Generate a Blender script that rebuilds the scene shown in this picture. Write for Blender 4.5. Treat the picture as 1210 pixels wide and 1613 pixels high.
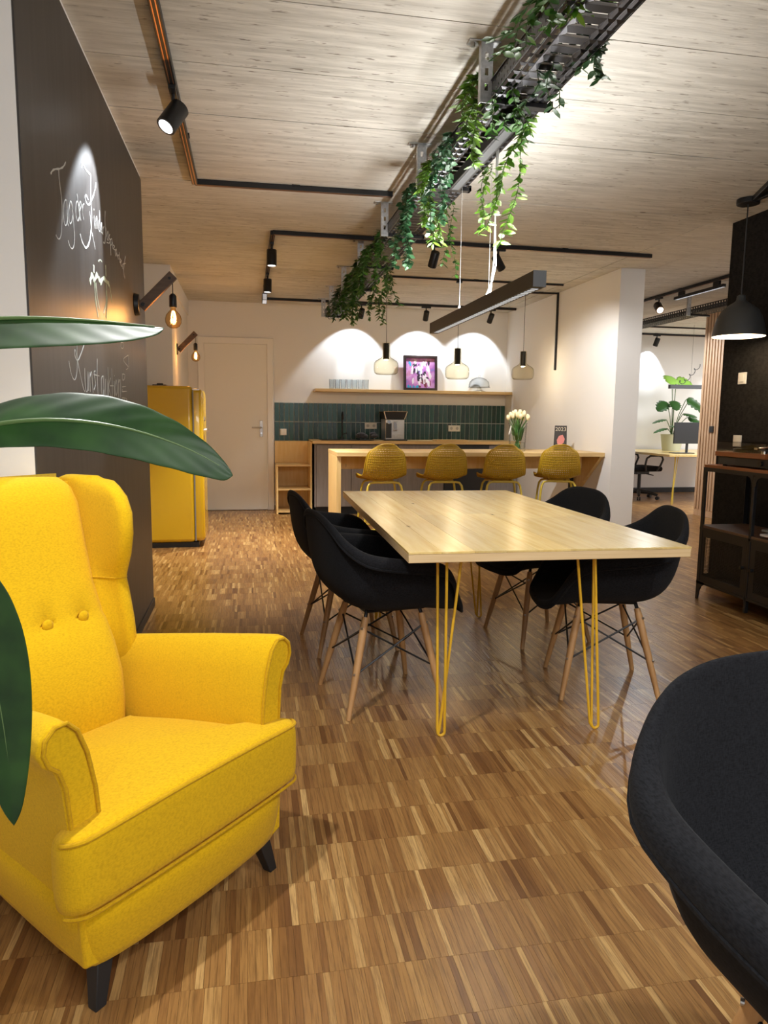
import bpy, bmesh, math, random
from mathutils import Vector, Matrix
for o in list(bpy.data.objects):
    bpy.data.objects.remove(o)
SC = bpy.context.scene
COL = SC.collection
PI = math.pi
rnd = random.Random(7)

# ------------------------------------------------------------------ camera, world, large lights, exposure
CEIL = 2.643
cam_d = bpy.data.cameras.new('camera')
cam = bpy.data.objects.new('camera', cam_d); COL.objects.link(cam)
right = Vector((0.98278014, -0.1844354, 0.01125967)); down = Vector((-0.01308683, -0.1302583, -0.99139372)); fwd = Vector((0.18431476, 0.97417471, -0.13042895))
M = Matrix.Identity(4)
for i in range(3):
    M[i][0] = right[i]; M[i][1] = -down[i]; M[i][2] = -fwd[i]
M[0][3], M[1][3], M[2][3] = 0, 0, 1.22
cam.matrix_world = M
cam_d.sensor_fit = 'VERTICAL'; cam_d.sensor_height = 32.0; cam_d.lens = 1130.36 / 1613 * 32.0
cam_d.clip_start = 0.05
SC.camera = cam
SC.view_settings.view_transform = 'Standard'; SC.view_settings.look = 'None'
SC.view_settings.exposure = 0.5; SC.view_settings.gamma = 1.0; SC.view_settings.use_curve_mapping = False
try:
    SC.cycles.use_denoising = True; SC.cycles.max_bounces = 8; SC.cycles.caustics_reflective = False; SC.cycles.caustics_refractive = False
    SC.cycles.sample_clamp_indirect = 6
except Exception: pass
wd = bpy.data.worlds.new('world'); SC.world = wd; wd.use_nodes = True
wd.node_tree.nodes['Background'].inputs[0].default_value = (0.98, 0.99, 1.0, 1)
wd.node_tree.nodes['Background'].inputs[1].default_value = 0.72

def area(name, loc, rot, sx, sy, power, color, spread=180):
    l = bpy.data.lights.new(name, 'AREA'); l.shape = 'RECTANGLE'; l.size = sx; l.size_y = sy; l.energy = power; l.color = color
    l.spread = math.radians(spread)
    o = bpy.data.objects.new(name, l); COL.objects.link(o); o.location = loc; o.rotation_euler = rot; return o
def spot(name, loc, target, power, color, angle, blend=0.3, radius=0.03):
    l = bpy.data.lights.new(name, 'SPOT'); l.energy = power; l.color = color; l.spot_size = math.radians(angle); l.spot_blend = blend; l.shadow_soft_size = radius
    o = bpy.data.objects.new(name, l); COL.objects.link(o); o.location = loc
    o.rotation_euler = (Vector(target) - Vector(loc)).to_track_quat('-Z', 'Y').to_euler(); return o
def point(name, loc, power, color, radius=0.03):
    l = bpy.data.lights.new(name, 'POINT'); l.energy = power; l.color = color; l.shadow_soft_size = radius
    o = bpy.data.objects.new(name, l); COL.objects.link(o); o.location = loc; return o
COOL = (0.86, 0.93, 1.0); NEUT = (1.0, 0.985, 0.96); WARM = (1.0, 0.80, 0.55); AMBER = (1.0, 0.55, 0.22)
# unseen area light added behind the camera as ambient fill
area('rear_fill', (1.3, -0.9, 2.58), (math.radians(25), 0, 0), 2.6, 0.5, 48, NEUT)
# ceiling spot on the left rail just behind the picture's upper edge
spot('rail_lamp', (-0.36, 1.62, 2.52), (0.25, 1.25, 0.2), 92, NEUT, 95, 0.5, 0.025)
spot('right_fill_spot', (1.7, 0.6, 2.5), (0.9, 2.2, 0.0), 60, NEUT, 100, 0.6, 0.03)  # unseen spot added as fill from the near right; no rail there
# suspended linear lamp over the table: light upward and downward
area('linear_uplight', (1.1, 3.47, 1.795), (PI, 0, 0), 0.045, 1.55, 19, (0.98, 0.97, 0.95))
for _k in range(5):
    spot('linear_downlight', (1.1, 2.85 + .31 * _k, 1.712), (1.1, 2.85 + .31 * _k, 0), 5.5, (1.0, 0.95, 0.84), 120, 0.9, 0.012)

# ------------------------------------------------------------------ material helpers
MATS = {}
def mat(name, color=(.5, .5, .5), rough=.5, metal=0, **kw):
    m = bpy.data.materials.new(name); m.use_nodes = True
    b = m.node_tree.nodes['Principled BSDF']
    b.inputs['Base Color'].default_value = (*color, 1); b.inputs['Roughness'].default_value = rough; b.inputs['Metallic'].default_value = metal
    for k, v in kw.items():
        i = b.inputs[k.replace('_', ' ')]
        i.default_value = (*v, 1) if isinstance(v, tuple) and len(v) == 3 and i.type == 'RGBA' else v
    MATS[name] = m; m.diffuse_color = (*color, 1)
    return m
def nd(m, t, **kw):
    n = m.node_tree.nodes.new(t)
    for k, v in kw.items():
        if k in n.inputs: n.inputs[k].default_value = v
        else: setattr(n, k, v)
    return n
def lk(m, a, b): m.node_tree.links.new(a, b)
def bsdf(m): return m.node_tree.nodes['Principled BSDF']
def coords(m, scale=(1, 1, 1), kind='Object', rot=(0, 0, 0)):
    tc = nd(m, 'ShaderNodeTexCoord'); mp = nd(m, 'ShaderNodeMapping'); mp.inputs['Scale'].default_value = scale; mp.inputs['Rotation'].default_value = rot
    lk(m, tc.outputs[kind], mp.inputs['Vector']); return mp.outputs['Vector']
def ramp(m, fac, stops):
    r = nd(m, 'ShaderNodeValToRGB'); e = r.color_ramp.elements
    while len(e) < len(stops): e.new(0.5)
    for i, (p, c) in enumerate(stops): e[i].position = p; e[i].color = (*c, 1)
    lk(m, fac, r.inputs['Fac']); return r.outputs['Color']
def mixc(m, fac, a, b, mode='MIX'):
    n = nd(m, 'ShaderNodeMix', data_type='RGBA', blend_type=mode)
    for s, v in ((n.inputs[0], fac), (n.inputs[6], a), (n.inputs[7], b)):
        if hasattr(v, 'default_value') or hasattr(v, 'is_linked'): lk(m, v, s)
        else: s.default_value = v if not isinstance(v, tuple) else (*v, 1)
    return n.outputs[2]
def bump(m, h, strength=.3, dist=.002):
    b = nd(m, 'ShaderNodeBump'); b.inputs['Strength'].default_value = strength; b.inputs['Distance'].default_value = dist
    lk(m, h, b.inputs['Height']); lk(m, b.outputs['Normal'], bsdf(m).inputs['Normal'])
def noise(m, vec, scale=5, detail=3, rough=.5):
    n = nd(m, 'ShaderNodeTexNoise'); n.inputs['Scale'].default_value = scale; n.inputs['Detail'].default_value = detail; n.inputs['Roughness'].default_value = rough
    lk(m, vec, n.inputs['Vector']); return n.outputs[0]

def wood(name, c0, c1, grain=(40, 2, 40), rough=.45, knots=True, c2=None, vary=0):
    m = mat(name, c0, rough)
    v = coords(m, grain)
    n = noise(m, v, 1.0, 4, .6)
    col = ramp(m, n, [(.3, c0), (.7, c1)])
    if knots:
        v2 = coords(m, tuple(max(1.2, g * .12) for g in grain))
        vo = nd(m, 'ShaderNodeTexVoronoi'); vo.inputs['Scale'].default_value = 2.2; lk(m, v2, vo.inputs['Vector'])
        k = ramp(m, vo.outputs['Distance'], [(.03, (1, 1, 1)), (.09, (0, 0, 0))])
        col = mixc(m, k, col, c2 or tuple(x * .45 for x in c0))
    if vary:
        oi = nd(m, 'ShaderNodeObjectInfo'); hs = nd(m, 'ShaderNodeHueSaturation'); lk(m, col, hs.inputs['Color'])
        mr = nd(m, 'ShaderNodeMapRange'); lk(m, oi.outputs['Random'], mr.inputs[0]); mr.inputs[3].default_value = 1 - vary; mr.inputs[4].default_value = 1 + vary * .6; lk(m, mr.outputs[0], hs.inputs['Value']); col = hs.outputs[0]
    lk(m, col, bsdf(m).inputs['Base Color']); bump(m, n, .12, .001)
    return m
def fabric(name, c, c2, scale=900, rough=.92, sheen=.25):
    m = mat(name, c, rough, 0, Sheen_Weight=sheen, Sheen_Roughness=.6)
    bsdf(m).inputs['Specular IOR Level'].default_value = .2
    a = noise(m, coords(m, (scale, scale * .22, scale * .22)), 1, 1); b = noise(m, coords(m, (scale * .22, scale * .22, scale)), 1, 1)
    s = nd(m, 'ShaderNodeMath', operation='ADD'); lk(m, a, s.inputs[0]); lk(m, b, s.inputs[1])
    h = nd(m, 'ShaderNodeMath', operation='MULTIPLY'); lk(m, s.outputs[0], h.inputs[0]); h.inputs[1].default_value = .5
    lk(m, ramp(m, h.outputs[0], [(.32, c2), (.60, c)]), bsdf(m).inputs['Base Color']); bump(m, h.outputs[0], .12, .0006)
    return m

# plain paints and metals
m_white = mat('wall_paint', (.81, .795, .775), .85)
bump(m_white, noise(m_white, coords(m_white, (1, 1, 1)), 220, 2), .06, .001)
m_black = mat('black_metal', (.012, .012, .013), .42, .3)
m_blackp = mat('black_plastic', (.015, .015, .016), .5)
m_galv = mat('galvanised_steel', (.55, .56, .57), .42, .85)
lk(m_galv, ramp(m_galv, noise(m_galv, coords(m_galv), 60, 3), [(.3, (.42, .43, .44)), (.7, (.62, .63, .64))]), bsdf(m_galv).inputs['Base Color'])
m_tray = mat('tray_steel', (.065, .065, .07), .36, .8)
m_chrome = mat('chrome', (.75, .75, .76), .15, 1)
m_steel = mat('brushed_steel', (.52, .50, .48), .32, .9)
m_yel = mat('yellow_paint', (.72, .42, .025), .38)
m_stool = mat('yellow_plastic', (.46, .28, .012), .5)
m_stool_leg = mat('yellow_tube', (.62, .46, .05), .38)
m_fridge = mat('fridge_enamel', (.62, .385, .012), .26, 0, Coat_Weight=.4)
m_door = mat('door_paint', (.82, .81, .76), .55)
m_frame = mat('door_frame_paint', (.83, .82, .79), .5)
m_cream = mat('socket_plastic', (.82, .80, .74), .4)
m_cord = mat('white_cable', (.85, .85, .85), .5)
m_grey_lamp = mat('grey_lamp_shell', (.045, .047, .048), .55)
m_base = mat('black_baseboard', (.012, .012, .014), .45)
m_leather = mat('brown_leather', (.10, .035, .015), .5)
def emis(name, c, s):
    m = mat(name, c, .5); b = bsdf(m); b.inputs['Emission Color'].default_value = (*c, 1); b.inputs['Emission Strength'].default_value = s; return m
m_led = emis('spot_led', (.92, .96, 1.0), 2.2)
m_grid = emis('louvre_led', (.80, .88, 1.0), .32)
m_fil = emis('filament', (1.0, .62, .22), 26)
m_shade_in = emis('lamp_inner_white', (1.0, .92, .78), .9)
m_pend_led = emis('pendant_led', (1.0, .86, .6), 5)
def glass(name, c, rough=0.0, ior=1.15, alpha=None):
    m = mat(name, c, .05); nt = m.node_tree; nt.nodes.remove(bsdf(m))
    tr = nd(m, 'ShaderNodeBsdfTransparent')
    gl = nd(m, 'ShaderNodeBsdfGlossy'); gl.inputs['Roughness'].default_value = max(.03, rough)
    lw = nd(m, 'ShaderNodeLayerWeight'); lw.inputs['Blend'].default_value = .5
    pw = nd(m, 'ShaderNodeMath', operation='POWER'); lk(m, lw.outputs['Facing'], pw.inputs[0]); pw.inputs[1].default_value = 4
    lk(m, mixc(m, pw.outputs[0], c, tuple(q * q * .30 for q in c)), tr.inputs[0])
    fr = nd(m, 'ShaderNodeMapRange'); lk(m, pw.outputs[0], fr.inputs[0]); fr.inputs[3].default_value = .02; fr.inputs[4].default_value = ior - 1
    mx = nd(m, 'ShaderNodeMixShader'); lk(m, fr.outputs[0], mx.inputs[0]); lk(m, tr.outputs[0], mx.inputs[1]); lk(m, gl.outputs[0], mx.inputs[2])
    lk(m, mx.outputs[0], nt.nodes['Material Output'].inputs['Surface']); return m
m_amber = glass('smoked_amber_glass', (.955, .92, .80), 0, 1.5)
m_clear = glass('clear_glass', (.98, .987, .987), 0, 1.45)
m_water = glass('water', (.95, .98, .96), 0, 1.3)
m_bulb = glass('bulb_glass', (.93, .74, .48), 0, 1.5)
m_acryl = glass('dust_cover_acrylic', (.93, .92, .90), 0.02, 1.8)

# concrete ceiling cast against boards
m_conc = mat('board_marked_concrete', (.5, .45, .38), .85)

_tc = nd(m_conc, 'ShaderNodeNewGeometry')
_mp = nd(m_conc, 'ShaderNodeMapping'); _mp.inputs['Scale'].default_value = (1.6, 17, 1); lk(m_conc, _tc.outputs['Position'], _mp.inputs['Vector'])
_n1 = noise(m_conc, _mp.outputs['Vector'], 1.6, 6, .62)
_mp2 = nd(m_conc, 'ShaderNodeMapping'); _mp2.inputs['Scale'].default_value = (5, 26, 1); lk(m_conc, _tc.outputs['Position'], _mp2.inputs['Vector'])
_n2 = noise(m_conc, _mp2.outputs['Vector'], 2.2, 3, .55)
_n3 = noise(m_conc, _tc.outputs['Position'], .9, 3, .5)
_c = ramp(m_conc, _n1, [(.30, (.43, .41, .365)), (.66, (.70, .675, .615))])
_mp3 = nd(m_conc, 'ShaderNodeMapping'); _mp3.inputs['Scale'].default_value = (7, 95, 1); lk(m_conc, _tc.outputs['Position'], _mp3.inputs['Vector'])
_n4 = noise(m_conc, _mp3.outputs['Vector'], 1.0, 4, .6)
_c = mixc(m_conc, ramp(m_conc, _n4, [(.30, (.55, .55, .55)), (.5, (0, 0, 0))]), _c, (.33, .31, .275))
_c = mixc(m_conc, ramp(m_conc, _n2, [(.31, (.9, .9, .9)), (.37, (0, 0, 0))]), _c, (.17, .14, .11))
_c = mixc(m_conc, ramp(m_conc, _n3, [(.38, (0, 0, 0)), (.68, (.6, .6, .6))]), _c, (.70, .67, .61))
lk(m_conc, _c, bsdf(m_conc).inputs['Base Color']); bump(m_conc, _n4, .5, .004)
m_joint = mat('concrete_joint', (.16, .13, .10), .9)

# parquet: each strip has its own tone, stored on its mesh
m_parq = mat('oak_parquet', (.3, .16, .06), .29)
_at = nd(m_parq, 'ShaderNodeAttribute', attribute_name='tone')
_g = nd(m_parq, 'ShaderNodeNewGeometry')
_mp = nd(m_parq, 'ShaderNodeMapping'); _mp.inputs['Scale'].default_value = (230, 11, 1); lk(m_parq, _g.outputs['Position'], _mp.inputs['Vector'])
_cb = nd(m_parq, 'ShaderNodeCombineXYZ'); lk(m_parq, _at.outputs['Fac'], _cb.inputs[2])
_sc = nd(m_parq, 'ShaderNodeVectorMath', operation='SCALE'); _sc.inputs[3].default_value = 37; lk(m_parq, _cb.outputs[0], _sc.inputs[0])
_ad = nd(m_parq, 'ShaderNodeVectorMath', operation='ADD'); lk(m_parq, _mp.outputs[0], _ad.inputs[0]); lk(m_parq, _sc.outputs[0], _ad.inputs[1])
_n = noise(m_parq, _ad.outputs[0], 1, 4, .65)
_base = ramp(m_parq, _at.outputs['Fac'], [(0, (.14, .058, .019)), (.3, (.27, .130, .042)), (.68, (.38, .205, .068)), (1, (.60, .38, .150))])
_c = mixc(m_parq, ramp(m_parq, _n, [(.34, (.6, .6, .6)), (.56, (0, 0, 0))]), _base, (.10, .042, .016))
lk(m_parq, _c, bsdf(m_parq).inputs['Base Color']); bump(m_parq, _n, .1, .0006)
m_sub = mat('parquet_joint', (.07, .032, .013), .6)

m_pine = wood('pine_top', (.65, .45, .145), (.80, .62, .28), (30, 2.0, 30), .27, vary=.16)
m_pine_edge = wood('pine_edge', (.60, .42, .21), (.72, .55, .32), (2, 60, 60), .45, False)
m_pine_x = wood('pine_long', (.62, .40, .15), (.74, .53, .25), (2.2, 34, 34), .42)
m_pine_z = wood('pine_upright', (.66, .44, .16), (.78, .57, .27), (34, 34, 2.2), .45)
m_ply = wood('spruce_ply', (.78, .53, .20), (.87, .65, .31), (30, 30, 3), .5)
m_slat = wood('oak_slat', (.52, .33, .19), (.66, .46, .30), (60, 60, 3), .55, False)
m_dowel = wood('beech_dowel', (.44, .235, .09), (.54, .31, .135), (60, 60, 6), .45, False)
m_dark_wood = wood('dark_stained_wood', (.075, .035, .018), (.13, .065, .033), (40, 3, 40), .45, False)
m_lamp_wood = wood('walnut_arm', (.075, .04, .025), (.13, .075, .045), (8, 60, 60), .55, False)
m_plinth = wood('mahogany_plinth', (.22, .065, .018), (.34, .12, .035), (40, 3, 40), .3, False)
m_gwood = wood('grey_cabinet_front', (.19, .165, .155), (.26, .235, .225), (50, 50, 3), .6, False)
m_yfab = fabric('yellow_fabric', (.72, .445, .005), (.58, .345, .003), 620, sheen=.05)
m_ypip = fabric('yellow_piping', (.60, .35, .004), (.48, .27, .003), 420, sheen=.05)
m_bfab = fabric('black_wool', (.010, .0105, .0130), (.002, .002, .003), 620, .95, .02)
m_bfab_in = m_bfab
m_felt = fabric('black_felt', (.016, .014, .013), (.004, .004, .004), 160, .97, .0)
m_cb = mat('blackboard_paint', (.040, .034, .030), .43)
_n = noise(m_cb, coords(m_cb, (1, 14, .7)), 1.6, 4, .6)
lk(m_cb, ramp(m_cb, _n, [(.3, (.034, .029, .026)), (.75, (.060, .054, .051))]), bsdf(m_cb).inputs['Base Color'])
m_chalk = mat('chalk', (.60, .60, .58), .95); m_chalk2 = mat('green_white_chalk', (.55, .60, .44), .95)
m_leafbig = mat('glossy_leaf', (.018, .062, .012), .40)
bsdf(m_leafbig).inputs['Specular IOR Level'].default_value = .35
_n = noise(m_leafbig, coords(m_leafbig), 22, 3)
lk(m_leafbig, ramp(m_leafbig, _n, [(.3, (.010, .036, .009)), (.7, (.026, .078, .015))]), bsdf(m_leafbig).inputs['Base Color'])
m_midrib = mat('leaf_midrib', (.10, .17, .05), .4)
def leafm(name, a, b, trans=.25):
    m = mat(name, a, .42, 0)
    oi = nd(m, 'ShaderNodeNewGeometry'); lk(m, ramp(m, oi.outputs['Random Per Island'], [(0, a), (1, b)]), bsdf(m).inputs['Base Color'])
    bsdf(m).inputs['Subsurface Weight'].default_value = 0
    return m
m_vleaf = leafm('vine_leaf_green', (.02, .085, .010), (.07, .20, .025))
m_vleaf2 = leafm('vine_leaf_bright', (.075, .21, .012), (.20, .36, .04))
m_vleaf3 = leafm('vine_leaf_dark', (.012, .05, .014), (.035, .10, .035))
m_vleaf4 = leafm('vine_leaf_blue_green', (.02, .10, .035), (.08, .20, .09))
m_mons = leafm('monstera_leaf', (.012, .06, .012), (.035, .13, .02))
m_mons_l = mat('pale_leaf', (.30, .60, .08), .4)
m_stem = mat('plant_stem', (.06, .12, .025), .55)
m_tulip = mat('tulip_petal', (.90, .80, .50), .5); m_tleaf = mat('tulip_green', (.06, .17, .03), .5)
m_pot = mat('sage_pot', (.50, .52, .40), .6); m_pot_dark = mat('dark_pot', (.04, .04, .04), .6); m_soil = mat('soil', (.03, .02, .012), .95)
m_towel = fabric('grey_cloth', (.05, .048, .055), (.025, .024, .03), 300)

# ------------------------------------------------------------------ mesh helpers
class MB:
    def __init__(s): s.v = []; s.f = []
    def add(s, vs, fs):
        o = len(s.v); s.v += [tuple(p) for p in vs]; s.f += [tuple(i + o for i in f) for f in fs]; return s
    def box(s, c, d, rot=None):
        x, y, z = d[0] / 2, d[1] / 2, d[2] / 2
        p = [Vector(q) for q in ((-x, -y, -z), (x, -y, -z), (x, y, -z), (-x, y, -z), (-x, -y, z), (x, -y, z), (x, y, z), (-x, y, z))]
        if rot is not None: p = [rot @ q for q in p]
        return s.add([q + Vector(c) for q in p], [(0, 3, 2, 1), (4, 5, 6, 7), (0, 1, 5, 4), (1, 2, 6, 5), (2, 3, 7, 6), (3, 0, 4, 7)])
    def bb(s, x0, x1, y0, y1, z0, z1): return s.box(((x0 + x1) / 2, (y0 + y1) / 2, (z0 + z1) / 2), (x1 - x0, y1 - y0, z1 - z0))
    def cyl(s, a, b, r0, r1=None, n=12, caps=True):
        r1 = r0 if r1 is None else r1
        a = Vector(a); b = Vector(b); d = (b - a).normalized(); t = Vector((1, 0, 0)) if abs(d.x) < .9 else Vector((0, 1, 0))
        u = d.cross(t).normalized(); w = d.cross(u)
        vs = []
        for P, r in ((a, r0), (b, r1)):
            for i in range(n):
                q = 2 * PI * i / n; vs.append(P + u * math.cos(q) * r + w * math.sin(q) * r)
        fs = [(i, (i + 1) % n, n + (i + 1) % n, n + i) for i in range(n)]
        if caps: fs += [tuple(range(n - 1, -1, -1)), tuple(range(n, 2 * n))]
        return s.add(vs, fs)
    def tube(s, pts, r, n=8, closed=False, caps=True):
        P = [Vector(p) for p in pts]; m = len(P)
        rr = r if isinstance(r, (list, tuple)) else [r] * m
        vs = []; prev = None
        for i in range(m):
            if closed: d = P[(i + 1) % m] - P[i - 1]
            else: d = P[min(i + 1, m - 1)] - P[max(i - 1, 0)]
            d = d.normalized() if d.length > 1e-9 else Vector((0, 0, 1))
            if prev is None:
                t = Vector((0, 0, 1)) if abs(d.z) < .9 else Vector((1, 0, 0)); u = d.cross(t).normalized()
            else:
                u = (prev - d * prev.dot(d)); u = u.normalized() if u.length > 1e-6 else d.cross(Vector((0, 0, 1))).normalized()
            prev = u; w = d.cross(u)
            for k in range(n):
                q = 2 * PI * k / n; vs.append(P[i] + u * math.cos(q) * rr[i] + w * math.sin(q) * rr[i])
        fs = []
        for i in range(m if closed else m - 1):
            j = (i + 1) % m
            for k in range(n): fs.append((i * n + k, i * n + (k + 1) % n, j * n + (k + 1) % n, j * n + k))
        if caps and not closed: fs += [tuple(range(n - 1, -1, -1)), tuple(range((m - 1) * n, m * n))]
        return s.add(vs, fs)
    def lathe(s, prof, c=(0, 0, 0), n=24, closed=False):
        vs = []; m = len(prof)
        for r, z in prof:
            for k in range(n):
                q = 2 * PI * k / n; vs.append((c[0] + r * math.cos(q), c[1] + r * math.sin(q), c[2] + z))
        fs = [(i * n + k, i * n + (k + 1) % n, (i + 1) * n + (k + 1) % n, (i + 1) * n + k) for i in range(m - 1) for k in range(n)]
        if closed: fs += [((m - 1) * n + k, (m - 1) * n + (k + 1) % n, (k + 1) % n, k) for k in range(n)]
        return s.add(vs, fs)
    def prism(s, poly, axis, a, b):
        n = len(poly)
        def P(p, t):
            return {'x': (t, p[0], p[1]), 'y': (p[0], t, p[1]), 'z': (p[0], p[1], t)}[axis]
        vs = [P(p, a) for p in poly] + [P(p, b) for p in poly]
        fs = [tuple(range(n - 1, -1, -1)), tuple(range(n, 2 * n))] + [(i, (i + 1) % n, n + (i + 1) % n, n + i) for i in range(n)]
        return s.add(vs, fs)
    def loft(s, rings, caps=True):
        n = len(rings[0]); vs = [p for r in rings for p in r]
        fs = [(i * n + k, i * n + (k + 1) % n, (i + 1) * n + (k + 1) % n, (i + 1) * n + k) for i in range(len(rings) - 1) for k in range(n)]
        if caps: fs += [tuple(range(n - 1, -1, -1)), tuple(range((len(rings) - 1) * n, len(rings) * n))]
        return s.add(vs, fs)
    def grid(s, fn, nu, nv):
        vs = [fn(i / nu, j / nv) for j in range(nv + 1) for i in range(nu + 1)]
        fs = [(j * (nu + 1) + i, j * (nu + 1) + i + 1, (j + 1) * (nu + 1) + i + 1, (j + 1) * (nu + 1) + i) for j in range(nv) for i in range(nu)]
        return s.add(vs, fs)
    def ball(s, c, r, n=12, sc=(1, 1, 1)):
        m = n // 2; vs = []; fs = []
        for j in range(m + 1):
            t = PI * j / m
            for k in range(n):
                q = 2 * PI * k / n; vs.append((c[0] + r * sc[0] * math.sin(t) * math.cos(q), c[1] + r * sc[1] * math.sin(t) * math.sin(q), c[2] + r * sc[2] * math.cos(t)))
        for j in range(m):
            for k in range(n): fs.append((j * n + k, (j + 1) * n + k, (j + 1) * n + (k + 1) % n, j * n + (k + 1) % n))
        return s.add(vs, fs)
    def disc(s, c, r, n=20, up=True):
        vs = [(c[0] + r * math.cos(2 * PI * k / n), c[1] + r * math.sin(2 * PI * k / n), c[2]) for k in range(n)]
        return s.add(vs, [tuple(range(n)) if up else tuple(range(n - 1, -1, -1))])

def mesh(name, mb, m, smooth=40):
    me = bpy.data.meshes.new(name); me.from_pydata(mb.v, [], mb.f); me.update()
    bm = bmesh.new(); bm.from_mesh(me); bmesh.ops.recalc_face_normals(bm, faces=bm.faces); bm.to_mesh(me); bm.free()
    if m: me.materials.append(m)
    if smooth:
        me.shade_smooth()
        me.set_sharp_from_angle(angle=math.radians(smooth))
    return me
def obj(name, mb, m, parent=None, smooth=40, bevel=0, seg=2, subsurf=0, solid=0, kind=None, label=None, weld=0):
    me = mb if isinstance(mb, bpy.types.Mesh) else mesh(name, mb, m, smooth)
    if weld:
        bm = bmesh.new(); bm.from_mesh(me); bmesh.ops.remove_doubles(bm, verts=bm.verts, dist=weld); bm.to_mesh(me); bm.free()
    o = bpy.data.objects.new(name, me); COL.objects.link(o)
    if parent: o.parent = parent
    if solid:
        md = o.modifiers.new('solid', 'SOLIDIFY'); md.thickness = solid; md.offset = 0
    if bevel:
        md = o.modifiers.new('bevel', 'BEVEL'); md.width = bevel; md.segments = seg; md.limit_method = 'ANGLE'; md.angle_limit = math.radians(35)
    if subsurf:
        md = o.modifiers.new('sub', 'SUBSURF'); md.levels = subsurf; md.render_levels = subsurf
    if kind: o['kind'] = kind
    if label: o['label'] = label
    return o
def thing(name, label, cat, loc=(0, 0, 0), rz=0, group=None):
    o = bpy.data.objects.new(name, None); COL.objects.link(o); o.location = loc; o.rotation_euler = (0, 0, rz); o.empty_display_size = .1
    o['label'] = label; o['category'] = cat
    if group: o['group'] = group
    return o
def tag(o, label, cat, group=None):
    o['label'] = label; o['category'] = cat
    if group: o['group'] = group
    return o
def struct(name, mb, m, parent=None, **kw):
    o = obj(name, mb, m, parent, **kw)
    if not parent: o['kind'] = 'structure'
    return o
def dup(root, loc, rz, label, group=None):
    r = root.copy(); COL.objects.link(r); r.location = loc; r.rotation_euler = (0, 0, rz); r['label'] = label
    if group: r['group'] = group
    def rec(a, b):
        for ch in [c for c in a.children]:
            c = ch.copy(); COL.objects.link(c); c.parent = b; rec(ch, c)
    rec(root, r); return r
def text(name, s, size, m, loc, rot, parent, depth=.0015):
    cu = bpy.data.curves.new(name, 'FONT'); cu.body = s; cu.size = size; cu.extrude = depth; cu.align_x = 'CENTER'; cu.align_y = 'CENTER'
    t = bpy.data.objects.new(name, cu); COL.objects.link(t)
    me = bpy.data.meshes.new_from_object(t.evaluated_get(bpy.context.evaluated_depsgraph_get())); bpy.data.objects.remove(t)
    me.materials.clear(); me.materials.append(m)
    o = bpy.data.objects.new(name, me); COL.objects.link(o); o.location = loc; o.rotation_euler = rot; o.parent = parent
    return o

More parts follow.
